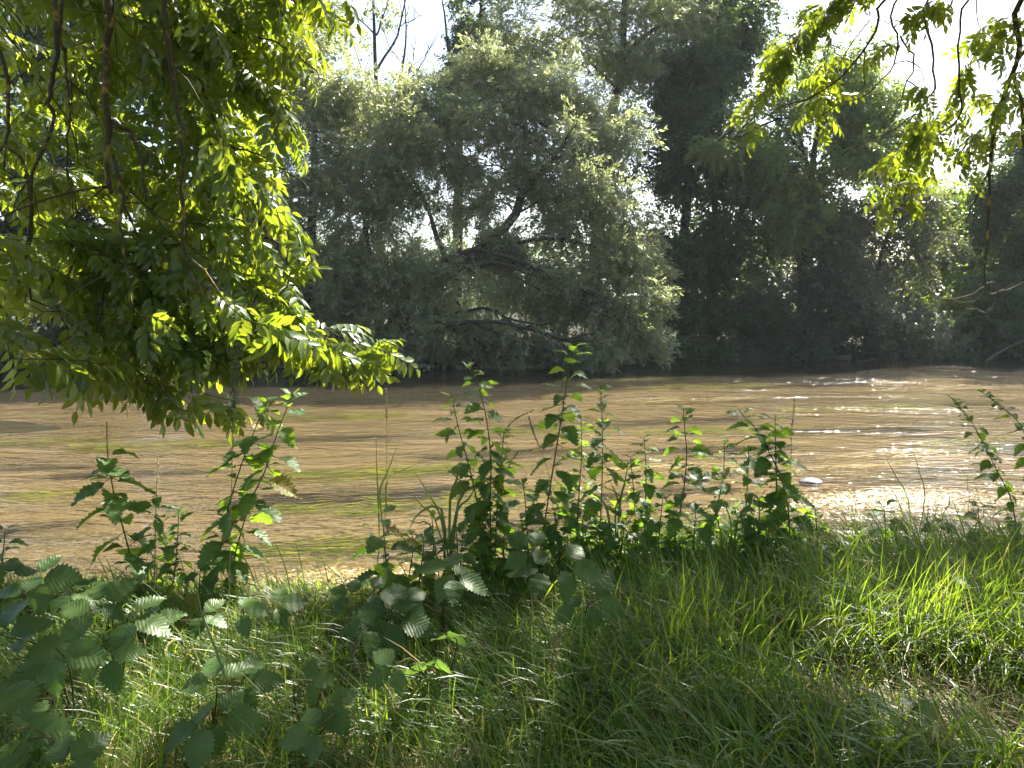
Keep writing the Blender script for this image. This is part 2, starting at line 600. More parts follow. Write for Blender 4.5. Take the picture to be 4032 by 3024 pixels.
def crown(geo, clumps, style, dens, seed, gap=0.0, gfreq=1.6, droop=0.35, minz=-0.05):
    rs = np.random.RandomState(seed)
    for ci, (px, py, rx, ry, Y, dy) in enumerate(clumps):
        c = at(px, py, Y)
        k = Y / F_PX
        R = np.array([rx * k, dy * (0.8 if style == 'willow' else 1.0), ry * k])
        n = int((0.92 if style == 'willow' else 1.2) * dens * 3.14 * R[0] * R[2])
        # each mass is made of smaller leafy boughs
        nb = max(5, int(3.0 * R[0] * R[2] + 3))
        bd = norm(rs.normal(size=(nb, 3))) * rs.uniform(0.25, 0.85, (nb, 1))
        br = rs.uniform(0.24, 0.52, nb) * min(1.0, 3.2 / nb ** 0.4)
        w = br ** 2
        bi = rs.choice(nb, n, p=w / w.sum())
        d = norm(rs.normal(size=(n, 3)))
        rad = rs.uniform(0, 1, n) ** 0.5
        P = c + (bd[bi] + d * (rad * br[bi])[:, None]) * R
        d = norm(d + 0.5 * bd[bi])
        g = sn(P, gfreq, seed + 1) + 0.6 * sn(P, gfreq * 2.6, seed + 2)
        keep = (g > gap - 0.9) & (P[:, 2] > minz)
        P, d = P[keep], d[keep]
        n = len(P)
        ax = d * np.array([1, 1, 0.5]) + rs.normal(size=(n, 3)) * 0.6 + np.array([0, 0, -droop])
        B = basis(ax, (0, 0, 1.0), rs.normal(size=n) * 0.7)
        sc = rs.uniform(0.7, 1.2, n)
        tid = rs.randint(0, 5, n)
        for q in range(5):
            T, F = STYLES[style][q]
            s = tid == q
            geo.inst(T, F, P[s], B[s], sc[s])


def far_tree(name, label, leafmat, style, dens, clumps, trunks, seed, gap=0.0, group=None, droop=0.35, twigs=3, gfreq=1.6, bark='bark_far', minz=-0.05):
    rs = np.random.RandomState(seed + 77)
    base = None
    tg = Geo()
    pts_all = []
    for (pl, r0, r1) in trunks:
        P = np.array([at(*p) for p in pl])
        if base is None:
            base = P[0].copy()
            base[2] = max(far_z(np.array(base[0]), np.array(base[1])), -0.3)
        C = wobble(curve(P, 14), r0 * 0.25, rs)
        tube(tg, C, np.linspace(r0, r1, 14), 8, 0.12, rs)
        pts_all.append(C)
    pts_all = np.concatenate(pts_all)
    root = thing(name, label, 'tree', base, group)
    part('trunk', tg, M[bark], root, True)
    bgm = Geo()
    for (px, py, rx, ry, Y, dy) in clumps:
        c = at(px, py, Y)
        k = Y / F_PX
        R = np.array([rx * k, dy, ry * k])
        below = pts_all[pts_all[:, 2] < c[2] + 0.2]
        src = below if len(below) else pts_all[:1]
        s = src[np.argmin(np.linalg.norm(src - c, axis=1))]
        L = np.linalg.norm(c - s)
        mid = (s + c) / 2 + rs.normal(size=3) * 0.10 * L + np.array([0, 0, 0.22 * L])
        C = wobble(curve([s, mid, c], 9), 0.03, rs)
        r = 0.018 + 0.011 * L
        tube(bgm, C, np.linspace(r, r * 0.45, 9), 5)
        for q in range(twigs):
            e = c + norm(rs.normal(size=3) + np.array([0, 0, 0.5])) * R * rs.uniform(0.7, 1.05)
            s2 = C[rs.randint(4, 9)]
            mm = (s2 + e) / 2 + rs.normal(size=3) * 0.1
            tube(bgm, wobble(curve([s2, mm, e], 7), 0.02, rs), np.linspace(r * 0.45, 0.006, 7), 4)
    if bgm.n:
        part('branches', bgm, M[bark], root, True, kind='stuff')
    cg = Geo()
    crown(cg, clumps, style, dens, seed, gap, gfreq, droop, minz)
    if cg.n:
        part('crown', cg, M[leafmat], root, False, kind='stuff')
    return root


far_tree('willow_tree', 'broad silvery willow with dark leaning trunk overhanging the far water', 'willow', 'willow', 110, [
    (1450, 900, 230, 300, 25.6, 1.9), (1500, 560, 240, 250, 26.4, 2.0), (1720, 560, 200, 160, 26.6, 1.8), (1980, 470, 230, 150, 26.6, 1.8),
    (2280, 560, 260, 220, 26.4, 2.0), (1640, 420, 190, 170, 26.8, 1.4), (2150, 360, 200, 150, 27.0, 1.4), (1900, 300, 120, 130, 27.2, 1.0), (2330, 850, 230, 230, 25.6, 1.8), (2480, 1010, 170, 200, 25.0, 1.5), (2140, 760, 130, 150, 26.4, 1.4),
    (1640, 1130, 220, 200, 25.2, 1.6), (1900, 1080, 230, 200, 25.6, 1.6), (2180, 1110, 230, 220, 25.0, 1.7), (2440, 1230, 200, 180, 24.4, 1.5),
    (1800, 1310, 220, 120, 24.4, 1.3), (2080, 1320, 220, 100, 24.2, 1.3), (2340, 1370, 170, 80, 23.8, 1.2), (2560, 1340, 100, 110, 24.0, 1.0),
    (1740, 850, 150, 160, 26.5, 1.3), (1930, 800, 150, 130, 26.3, 1.3), (1860, 650, 120, 100, 26.6, 1.2), (1560, 780, 170, 150, 26.0, 1.4), (2000, 950, 150, 120, 26.0, 1.2), (1330, 1150, 170, 240, 25.2, 1.5), (1580, 1330, 180, 90, 24.4, 1.1),
], [([(1500, 1400, 25.6), (1590, 1230, 25.6), (1740, 1100, 25.7), (1900, 980, 25.8), (2010, 870, 26.0), (2110, 700, 26.2), (2230, 560, 26.4)], 0.34, 0.07),
    ([(1800, 1085, 25.7), (1730, 960, 25.9), (1680, 820, 26.1), (1560, 560, 26.4)], 0.12, 0.03),
    ([(1500, 1420, 25.7), (1480, 1200, 25.6), (1440, 900, 25.8), (1400, 620, 26.2)], 0.15, 0.04)], 1001, gap=0.32, twigs=6, gfreq=1.9)

far_tree('willow_tree', 'tall sunlit willow with forked dark upper trunk, rising behind the leaning willow', 'willow', 'willow', 66, [
    (2180, 160, 300, 230, 31.5, 2.3), (2480, 110, 300, 220, 31.5, 2.3), (2700, 90, 200, 170, 31.5, 2.0), (2400, 380, 260, 190, 31.0, 2.0), (2000, 290, 160, 160, 31.5, 1.6),
    (2350, -180, 420, 200, 31.5, 2.4),
], [([(2330, 1250, 31.3), (2360, 800, 31.3), (2410, 420, 31.3), (2450, 230, 31.3), (2455, -60, 31.3), (2440, -300, 31.3)], 0.30, 0.06),
    ([(2455, 225, 31.3), (2560, 130, 31.2), (2700, 60, 31.2), (2830, 0, 31.2)], 0.11, 0.03),
    ([(2445, 220, 31.3), (2370, 190, 31.4), (2310, 140, 31.4)], 0.08, 0.02)], 1002, gap=0.38, twigs=6, gfreq=1.9)

far_tree('poplar_tree', 'slender dark poplar standing behind the gap in the willow crown', 'poplar', 'small', 62, [
    (1830, 280, 130, 170, 33.5, 1.3), (1880, 90, 150, 130, 33.5, 1.3), (1960, -60, 180, 120, 33.5, 1.3), (1800, 480, 70, 110, 33.0, 0.8),
], [([(1800, 1260, 33.5), (1803, 720, 33.5), (1808, 520, 33.5), (1840, 350, 33.5), (1880, 120, 33.5), (1900, -100, 33.5)], 0.24, 0.04),
    ([(1785, 430, 33.5), (1770, 250, 33.5), (1750, 60, 33.5), (1730, -60, 33.5)], 0.08, 0.02)], 1003, gap=0.35)

# sparse tree with bare upper branches
rsb = np.random.RandomState(4)
bare = thing('bare_tree', 'thin tree with almost leafless branches against the white sky', 'tree', at(1500, 1300, 33))
bt = Geo()
trunk_pl = [(1500, 1300), (1492, 700), (1485, 420), (1478, 260), (1470, 0), (1465, -150)]
tube(bt, curve([at(x, y, 33) for x, y in trunk_pl], 16), np.linspace(0.16, 0.03, 16), 7)
part('trunk', bt, M['bark_far'], bare, True)
bb = Geo()
for pl, r in (([(1482, 140), (1510, 60), (1540, -40)], 0.05), ([(1486, 270), (1560, 160), (1600, 0), (1620, -80)], 0.06), ([(1470, 130), (1400, 60), (1350, 30)], 0.04),
              ([(1480, 380), (1440, 330), (1390, 170)], 0.04), ([(1560, 430), (1585, 250), (1600, 90), (1590, -60)], 0.07), ([(1590, 330), (1660, 250), (1700, 180)], 0.04),
              ([(1580, 250), (1540, 190), (1500, 100)], 0.025), ([(1600, 330), (1620, 250), (1640, 170)], 0.03), ([(1570, 110), (1610, 90), (1660, 60)], 0.025),
              ([(1492, 420), (1560, 330), (1700, 200)], 0.03), ([(1660, 420), (1720, 330), (1780, 280)], 0.03)):
    C = wobble(curve([at(x, y, 33) for x, y in pl], 9), 0.05, rsb)
    tube(bb, C, np.linspace(r, 0.012, 9), 5)
    for q in range(4):
        s = C[rsb.randint(3, 9)]
        tube(bb, wobble(curve([s, s + np.array([rsb.uniform(-.6, .6), rsb.uniform(-.4, .4), rsb.uniform(.3, 1.0)])], 5), 0.04, rsb), np.linspace(0.018, 0.008, 5), 4)
part('branches', bb, M['bark_far'], bare, True, kind='stuff')
cg = Geo()
crown(cg, [(1500, 20, 110, 90, 33, 1.0), (1630, 330, 120, 110, 33, 1.0), (1400, 200, 80, 120, 33, 0.9)], 'small', 9, 1004, 0.2)
crown(cg, [(1460, 480, 160, 120, 32, 1.2)], 'small', 40, 1014, 0.2)
part('crown', cg, M['willow'], bare, False, kind='stuff')

far_tree('sallow_tree', 'olive grey sallow tree between the hanging ash leaves and the leaning willow', 'willow', 'willow', 90, [
    (1180, 330, 200, 230, 27.5, 1.8), (1330, 380, 160, 200, 27.0, 1.6), (1200, 700, 230, 260, 26.0, 1.8), (1130, 1050, 230, 230, 25.4, 1.6), (1250, 1290, 180, 120, 24.6, 1.2),
    (1150, 60, 200, 160, 28, 1.6), (1000, 1250, 180, 130, 24.4, 1.2),
], [([(1210, 1420, 25.4), (1220, 1000, 25.8), (1250, 600, 26.5), (1230, 200, 27.5)], 0.22, 0.05)], 1005, gap=0.1)

far_tree('alder_tree', 'dark alder behind the middle of the hanging ash leaves', 'dark', 'broad', 34, [
    (800, 300, 260, 300, 26.5, 2.0), (850, 800, 260, 300, 25.5, 2.0), (800, 1200, 240, 220, 24.5, 1.6), (700, -100, 300, 250, 27, 2.0),
], [([(820, 1420, 24.8), (810, 900, 25.2), (830, 300, 26), (800, -200, 26.5)], 0.24, 0.06)], 1006, gap=0.1)

far_tree('alder_tree', 'shadowy alder at the left end of the far bank', 'dark', 'broad', 34, [
    (150, 250, 300, 320, 25, 2.0), (420, 600, 280, 330, 24.0, 1.9), (80, 850, 280, 330, 23.5, 1.9), (350, 1150, 280, 240, 23.0, 1.5), (-100, 1200, 240, 220, 23, 1.5), (400, 100, 280, 300, 25, 2.0),
], [([(230, 1450, 22.8), (250, 900, 23.4), (200, 200, 24.5)], 0.26, 0.06), ([(430, 1440, 22.8), (450, 900, 23.5), (430, 100, 24.5)], 0.2, 0.05)], 1007, gap=0.1)

far_tree('oak_tree', 'tall dark blue-green tree just right of the silvery willow', 'dark', 'small', 60, [
    (2700, 620, 230, 330, 31, 2.2), (2660, 1020, 220, 280, 30, 1.9), (2820, 300, 230, 260, 32, 2.2), (2650, 330, 200, 220, 32.5, 2.0), (2880, 1000, 200, 300, 30.5, 1.8),
    (2760, 1290, 240, 140, 29.0, 1.5), (2850, 30, 260, 180, 32, 2.0), (3000, 720, 170, 260, 31.5, 1.8), (2980, 1280, 160, 140, 29.3, 1.3),
], [([(2690, 1420, 29.5), (2700, 1000, 30.5), (2710, 500, 31), (2740, 100, 31.5)], 0.26, 0.06), ([(2800, 1410, 29.6), (2810, 900, 30.6), (2840, 300, 31.5)], 0.2, 0.05)], 1008, gap=0.02)

far_tree('field_maple', 'lighter green maple with sunlit left flank and twin dark trunk', 'mid', 'pinnate', 52, [
    (3020, 420, 220, 230, 30, 1.9), (3290, 380, 230, 230, 31, 1.9), (3450, 330, 130, 210, 31, 1.5), (2960, 640, 160, 150, 29.5, 1.4), (3250, 640, 230, 180, 30, 1.8), (2860, 560, 80, 60, 29, .8), (2790, 590, 60, 50, 28.8, .7),
    (3480, 620, 150, 200, 30.5, 1.6), (3420, 480, 160, 200, 30.8, 1.5), (3380, 230, 130, 130, 31, 1.3), (3560, 760, 120, 120, 30.5, 1.2), (3130, 860, 220, 180, 29.6, 1.7),
], [([(3150, 1410, 29.3), (3170, 900, 29.8), (3200, 620, 30), (3240, 400, 30.3), (3250, 200, 30.5)], 0.2, 0.05), ([(3165, 1000, 29.7), (3190, 700, 30), (3120, 450, 30)], 0.12, 0.04),
    ([(3170, 1390, 29.2), (3150, 1050, 29.5), (3155, 850, 29.8)], 0.12, 0.06)], 1009, gap=0.15)

far_tree('sallow_tree', 'grey-leaved sallow leaning low over the water at the right', 'grey', 'small', 62, [
    (3280, 900, 260, 190, 29.8, 1.8), (3500, 970, 230, 190, 29.8, 1.8), (3230, 1120, 220, 170, 29.2, 1.6), (3460, 1180, 230, 150, 28.8, 1.6), (3560, 1300, 150, 110, 28.3, 1.2), (3100, 1240, 170, 150, 29, 1.4),
    (3270, 1300, 160, 100, 28.8, 1.2), (3520, 830, 170, 110, 30.5, 1.4),
], [([(3420, 1410, 29), (3400, 1200, 29.4), (3300, 1080, 29.6), (3180, 1130, 29.4)], 0.15, 0.04), ([(3420, 1400, 29), (3450, 1100, 29.6), (3520, 850, 30.2)], 0.14, 0.04)], 1010, gap=0.12)

far_tree('hazel_tree', 'yellow-green sunlit hazel at the right edge behind dark thicket', 'yellowish', 'broad', 30, [
    (3750, 1000, 200, 170, 35, 1.8), (3700, 860, 180, 120, 36, 1.6), (3860, 820, 160, 120, 36, 1.6), (3980, 1000, 220, 200, 35, 1.8), (3850, 1150, 230, 130, 34, 1.6), (4150, 1050, 200, 220, 35, 1.8),
], [([(3880, 1380, 34.5), (3880, 1000, 35)], 0.14, 0.05)], 1011, gap=0.15)

far_tree('oak_tree', 'dark tree cut by the right edge beneath the white sky', 'dark', 'small', 58, [
    (3990, 760, 160, 190, 31, 1.6), (4120, 560, 160, 220, 31.5, 1.6), (3990, 1180, 230, 130, 30, 1.6), (3900, 900, 130, 120, 31.5, 1.2), (4180, 900, 200, 300, 31, 1.8), (3850, 1300, 230, 110, 29.6, 1.4), (4080, 1300, 200, 120, 30, 1.4),
], [([(4060, 1410, 30.5), (4060, 900, 31), (4090, 450, 31.3)], 0.2, 0.05)], 1012, gap=0.15)

# low shrubs on the far waterline
for i, (px, py, rx, ry, Y, mt, lab) in enumerate((
        (60, 1400, 250, 100, 22.4, 'dark', 'dark shrub on the far waterline at the left edge'),
        (600, 1390, 280, 110, 23.4, 'dark', 'dark shrub on the far waterline under the hanging ash leaves'),
        (2560, 1400, 160, 60, 26.6, 'dark', 'low shrub on the waterline at the right foot of the silvery willow'),
        (2950, 1390, 250, 60, 28.4, 'poplar', 'low dark shrub on the waterline below the tall blue-green tree'),
        (3560, 1370, 130, 60, 28.4, 'grey', 'low pale shrub above the pile of dead sticks on the far bank'),
        (3850, 1380, 260, 70, 29.4, 'dark', 'dark thicket on the waterline at the right edge'),
        (1500, 1420, 190, 50, 23.9, 'willow', 'willow scrub trailing in the water under the leaning trunk'), (1950, 1395, 230, 45, 24.6, 'willow', 'willow scrub trailing in the water below the middle of the silvery willow'),
        (2300, 1400, 200, 45, 25.0, 'willow', 'willow scrub trailing in the water at the lit right flank of the silvery willow'), (1150, 1420, 200, 60, 23.6, 'dark', 'dark scrub on the waterline just right of the ash leaves'),
        (2740, 1400, 180, 50, 27.2, 'dark', 'dark scrub between the silvery willow and the tall blue-green tree'), (3200, 1390, 170, 45, 28.3, 'poplar', 'dark scrub above the pale fallen log'),
        (3720, 1395, 150, 45, 28.8, 'poplar', 'scrub between the dead sticks and the slanting pale stick'))):
    r = far_tree('shrub', lab, mt, 'small', 60, [(px, py, rx, ry, Y, 1.0), (px + rx * 0.5, py - 20, rx * 0.6, ry * 0.9, Y + 0.4, 0.8), (px - rx * 0.5, py - 10, rx * 0.6, ry * 0.9, Y + 0.3, 0.8)],
                 [([(px, py + ry, Y + 0.6), (px + 10, py - ry * 0.3, Y + 0.4)], 0.06, 0.02)], 1100 + i, gap=0.05, twigs=2)
    r['category'] = 'shrub'

# distant wood behind the first row of trees
wg = Geo()
rsw = np.random.RandomState(31)
cl = []
for i in range(24):
    px = -700 + i * 235 + rsw.uniform(-60, 60)
    if 1350 < px < 2200:
        top = rsw.uniform(900, 1010)
    elif px > 3550:
        top = rsw.uniform(900, 1000)
    else:
        top = rsw.uniform(820, 950)
    cl.append((px, (top + 1280) / 2, 210, (1280 - top) / 2 + 30, rsw.uniform(40, 46), 2.0))
crown(wg, cl, 'broad', 13, 1300, 0.0, 0.9)
link('distant_wood', wg.mesh('distant_wood', M['dark']), kind='stuff', label='dark wood beyond the first row of trees on the far bank', cat='wood')

# ------------------------------------------------------------------ far bank details: log, sticks
lg = Geo()
tube(lg, wobble(curve([at(3190, 1420, 27.6), at(3270, 1412, 27.8), at(3345, 1408, 28)], 8), 0.02, rsb), np.linspace(0.10, 0.13, 8), 8, 0.1, rsb)
link('driftwood_log', lg.mesh('driftwood_log', M['bark_dead'], True), label='pale fallen log lying along the far waterline', cat='log')
sg = Geo()
tube(sg, wobble(curve([at(3879, 1422, 28.0), at(3950, 1380, 28.2), at(4060, 1330, 28.6)], 8), 0.02, rsb), np.linspace(0.05, 0.03, 8), 6)
link('fallen_stick', sg.mesh('fallen_stick', M['bark_dead'], True), label='long pale stick slanting out of the water at the right', cat='stick')
pile = thing('brushwood_pile', 'tangle of dead sticks at the waterline below the grey sallow', 'sticks', at(3490, 1425, 28.0))
for i in range(26):
    a = at(rsb.uniform(3370, 3620), rsb.uniform(1385, 1425), rsb.uniform(27.6, 28.4))
    e = a + np.array([rsb.uniform(-1.0, 1.0), rsb.uniform(-0.4, 0.4), rsb.uniform(-0.1, 0.5)])
    g = Geo()
    tube(g, wobble(curve([a, (a + e) / 2 + rsb.normal(size=3) * 0.12, e], 6), 0.02, rsb), np.linspace(0.03, 0.012, 6), 5)
    part('stick', g, M['bark_dead'], pile, True)

# ------------------------------------------------------------------ near ash trees


def leaflet(o, d, n, L, Wd, fold=0.22, bend=0.25):
    d = norm(d)
    y = norm(np.cross(n, d))
    z = np.cross(d, y)
    ts, ws = (0.0, 0.14, 0.42, 0.72, 1.0), (0.0, 0.55, 1.0, 0.62, 0.0)
    V, F = [], []
    for t in ts:
        V.append(o + d * L * t - z * bend * L * t * t * 0.5)
    for s in (1, -1):
        for t, w in zip(ts[1:4], ws[1:4]):
            V.append(o + d * L * (t + 0.03) + y * s * Wd * 0.5 * w + z * (fold * Wd * 0.5 * w - bend * L * t * t * 0.5))
    tri, quad = [], []
    for s, k in ((1, 5), (-1, 8)):
        a = [[0, 1, k], [1, 2, k + 1], [1, k + 1, k], [2, 3, k + 2], [2, k + 2, k + 1], [3, 4, k + 2]]
        for t in a:
            tri.append(t if s > 0 else [t[0], t[2], t[1]])
    return np.array(V), np.array(tri)


def compound_leaf(seed, pairs=4, L=0.26, simple=False):
    r = np.random.RandomState(seed)
    g = Geo()
    dr = r.uniform(0.2, 0.7)

    def pos(t):
        return np.array([t * L, 0.02 * math.sin(t * 3 + seed), -dr * L * t * t * 0.5])
    for i in range(pairs + 1):
        t = 0.28 + 0.72 * i / pairs
        p = pos(t)
        s = (0.8 + 0.35 * math.sin(math.pi * (0.2 + 0.7 * t))) * r.uniform(0.85, 1.1)
        for side in ((1, -1) if i < pairs else (0,)):
            ang = side * r.uniform(0.65, 1.0)
            d = np.array([math.cos(ang), math.sin(ang), -dr * t - r.uniform(0.0, 0.5)])
            n = np.array([0, -side * 0.25 + r.normal() * 0.2, 1.0 + r.normal() * 0.1])
            if simple:
                q = norm(d)
                y = norm(np.cross(n, q))
                V = np.array([p + y * .012, p + q * .115, p + q * .03 - y * .030])
                g.add(V, np.array([[0, 2, 1]]))
            else:
                V, F = leaflet(p + norm(d) * 0.004, d, n, 0.098 * s, 0.040 * s, 0.25, r.uniform(0.1, 0.6))
                g.add(V, F)
    if not simple:
        tube(g, np.array([pos(t) for t in np.linspace(0, 1, 5)]), np.linspace(0.0017, 0.0009, 5), 3)
    V = np.concatenate(g.v)
    F3 = np.concatenate([f for f in g.f if f.shape[1] == 3])
    F4 = [f for f in g.f if f.shape[1] == 4]
    return V, [F3] + ([np.concatenate(F4)] if F4 else [])


LEAVES = [compound_leaf(500 + i, pairs=[4, 4, 3, 5, 4, 3, 4, 5][i]) for i in range(8)]
LEAVES_S = [compound_leaf(600 + i, simple=True) for i in range(5)]
LEAF_ME = []
for V, Fs in LEAVES:
    g = Geo()
    g.add(V, *Fs)
    LEAF_ME.append(g.mesh('ash_leaf', M['ash_o']))


def place_twigs(rs, clumps, limb_pts, per, outdir, tw_geo, lens=(0.5, 1.1), fringe=0.0):
    """twigs that leave the limbs and end inside the clumps; returns the compound leaf poses"""
    O, D, U = [], [], []
    for (px, py, rx, ry, Y0, Y1, n) in clumps:
        for i in range(max(1, int(round(n * per)))):
            a, r = rs.uniform(0, 6.283), math.sqrt(rs.uniform(0, 1))
            e = at(px + rx * r * math.cos(a), py + ry * r * math.sin(a), rs.uniform(Y0, Y1))
            od = norm(np.array(outdir) + rs.normal(size=3) * np.array([0.35, 0.5, 0.25]))
            L = rs.uniform(*lens)
            s = e - od * L
            # join towards the closest limb point higher up
            dd = np.linalg.norm(limb_pts - (s + np.array([0, 0, 0.25])), axis=1)
            j = limb_pts[np.argmin(dd)]
            if dd.min() < 1.1:
                pts = [j, (j + s) / 2 + np.array([0, 0, 0.05]), s, (s + e) / 2 + np.array([0, 0, 0.05 * L]), e]
            else:
                pts = [s, (s + e) / 2 + np.array([0, 0, 0.05 * L]), e]
            C = wobble(curve(pts, 10), 0.008, rs)
            tube(tw_geo, C, np.linspace(0.006, 0.002, 10), 4)
            C2 = curve([s, (s + e) / 2 + np.array([0, 0, 0.05 * L]), e], 24)
            T2 = norm(np.gradient(C2, axis=0))
            k = 0
            for t in np.arange(0.12, 1.0, 0.075 / L * 1.0):
                q = int(t * 23)
                for sd in (1, -1):
                    if rs.uniform() < 0.22:
                        continue
                    side = norm(np.cross(T2[q], np.array([0, 0, 1.0])))
                    d = T2[q] * 0.6 + side * sd * rs.uniform(0.2, 1.0) + np.array([0, 0, rs.uniform(-0.9, 0.15)]) + rs.normal(size=3) * 0.25
                    O.append(C2[q])
                    D.append(d)
                k += 1
            O.append(C2[-1])
            D.append(T2[-1] + np.array([0, 0, -0.25]))
    return np.array(O), np.array(D)


# ---- the canopy above the bank (out of the frame) that shades the grass, with gaps where sun flecks fall
rc = np.random.RandomState(91)


def ground_pt(px, py, z=0.6):
    return onz(px, py, z)


STRONG = [(at(x, y, Y), r * .7) for x, y, Y, r in ((622, 1820, 4.2, .07), (617, 1930, 4.2, .07), (612, 2040, 4.2, .08), (610, 2200, 4.2, .07), (1850, 1470, 4.4, .10), (1780, 1590, 4.4, .08), (2250, 1400, 4.4, .12), (2542, 1800, 4.6, .1), (2542, 1900, 4.6, .1),
                                              (2850, 1780, 4.6, .12), (2830, 1900, 4.6, .12), (2690, 1640, 4.55, .08), (3100, 1800, 4.65, .08), (2510, 1830, 4.6, .08))]
LIT = []            # (point, radius): places the sun reaches
for px, py, z, r in ((3300, 2640, .6, .22), (3600, 2690, .6, .34), (3900, 2640, .6, .30), (3750, 2800, .6, .2), (3450, 2540, .6, .14), (1080, 2560, .65, .12),
                     (520, 2620, .6, .22), (700, 2500, .65, .2), (430, 2820, .6, .16), (1500, 2700, .6, .18), (1620, 2850, .6, .13), (1750, 2560, .75, .10), (3300, 2950, .6, .05),
                     (4000, 2950, .6, .14), (2850, 2420, .75, .04), (3350, 2380, .75, .05), (3700, 2330, .75, .06), (3050, 2280, .8, .04), (150, 2280, .85, .2), (1250, 2690, .75, .10), (2350, 2380, .8, .10),
                     (2000, 2780, .6, .07), (2450, 2620, .6, .08), (2650, 2800, .6, .1)):
    LIT.append((onz(px, py, z), r))
for px, py, Y, r in ((2700, 1700, 4.6, .04),
                     (950, 250, 5.2, .5), (1200, 250, 5.4, .5), (1150, 480, 5.2, .45), (1000, 800, 5.0, .4), (1180, 1000, 5.0, .45), (1150, 1420, 4.8, .4), (1400, 1420, 5.0, .4), (900, 1150, 5.0, .3),
                     (800, 500, 5.5, .3), (250, 450, 6.5, .35), (550, 150, 6.0, .3), (450, 900, 6.0, .3), (620, 1550, 5.0, .2), (700, 1450, 5.0, .2)):
    LIT.append((at(px, py, Y), r))


for px, py, rx, ry, Y, n_, r in ((600, 500, 560, 480, 5.8, 26, .2), (600, 1150, 560, 280, 5.3, 14, .18), (3100, 250, 180, 160, 6.4, 5, .18), (3150, 450, 200, 80, 6.4, 4, .18), (3700, 640, 160, 90, 6.4, 6, .2), (3520, 760, 90, 50, 6.3, 3, .18)):
    for i in range(n_):
        LIT.append((at(px + rx * rc.uniform(-1, 1), py + ry * rc.uniform(-1, 1), Y + rc.uniform(-.4, .4)), r))


def canopy(n, xr, yr, seed):
    rs = np.random.RandomState(seed)
    g = np.stack([rs.uniform(*xr, n), rs.uniform(*yr, n), np.full(n, 0.6)], -1)
    zz = rs.uniform(6.0, 9.5, n)
    P = g + SUN * ((zz - 0.6) / SUN[2])[:, None]
    keep = sn(g[:, :2], 2.6, 95) + 0.5 * sn(g[:, :2], 7.0, 96) > -0.75
    keep &= g[:, 1] < 4.35 + 0.22 * np.clip(g[:, 0], 0, 3)
    px, py = project(P + np.array([0, 0, -0.3]))
    keep &= ~((py > -60) & (px > -400) & (px < W_PX + 400))
    for c, r in LIT + STRONG:
        q = P - c
        t = q @ SUN
        dist = np.linalg.norm(q - t[:, None] * SUN, axis=1)
        keep &= ~((dist < r + 0.06) & (t > 0))
    P = P[keep]
    D = np.stack([rs.normal(size=len(P)), rs.normal(size=len(P)), rs.uniform(-0.7, 0.1, len(P))], -1)
    return P, D


CP, CD = canopy(19000, (-6.5, 7.0), (-4.0, 5.0), 92)
# the same crowns extended unseen overhead and behind, added to dim foreground skylight
ro = np.random.RandomState(93)
n_ = 9000
OP = np.stack([ro.uniform(-10, 10, n_), ro.uniform(-9, 5.5, n_), ro.uniform(5.0, 9.5, n_)], -1)
ox, oy = project(OP + np.array([0, 0, -0.3]))
kp = (OP[:, 1] < 0.3) | (oy < -60)
for c_, r_ in LIT + STRONG:
    q_ = OP - c_
    t_ = q_ @ SUN
    kp &= ~((np.linalg.norm(q_ - t_[:, None] * SUN, axis=1) < r_ + 0.06) & (t_ > 0))
OP = OP[kp]
CP = np.concatenate([CP, OP])
CD = np.concatenate([CD, np.stack([ro.normal(size=len(OP)), ro.normal(size=len(OP)), ro.uniform(-.6, .1, len(OP))], -1)])
left_side = CP[:, 0] < 1.2



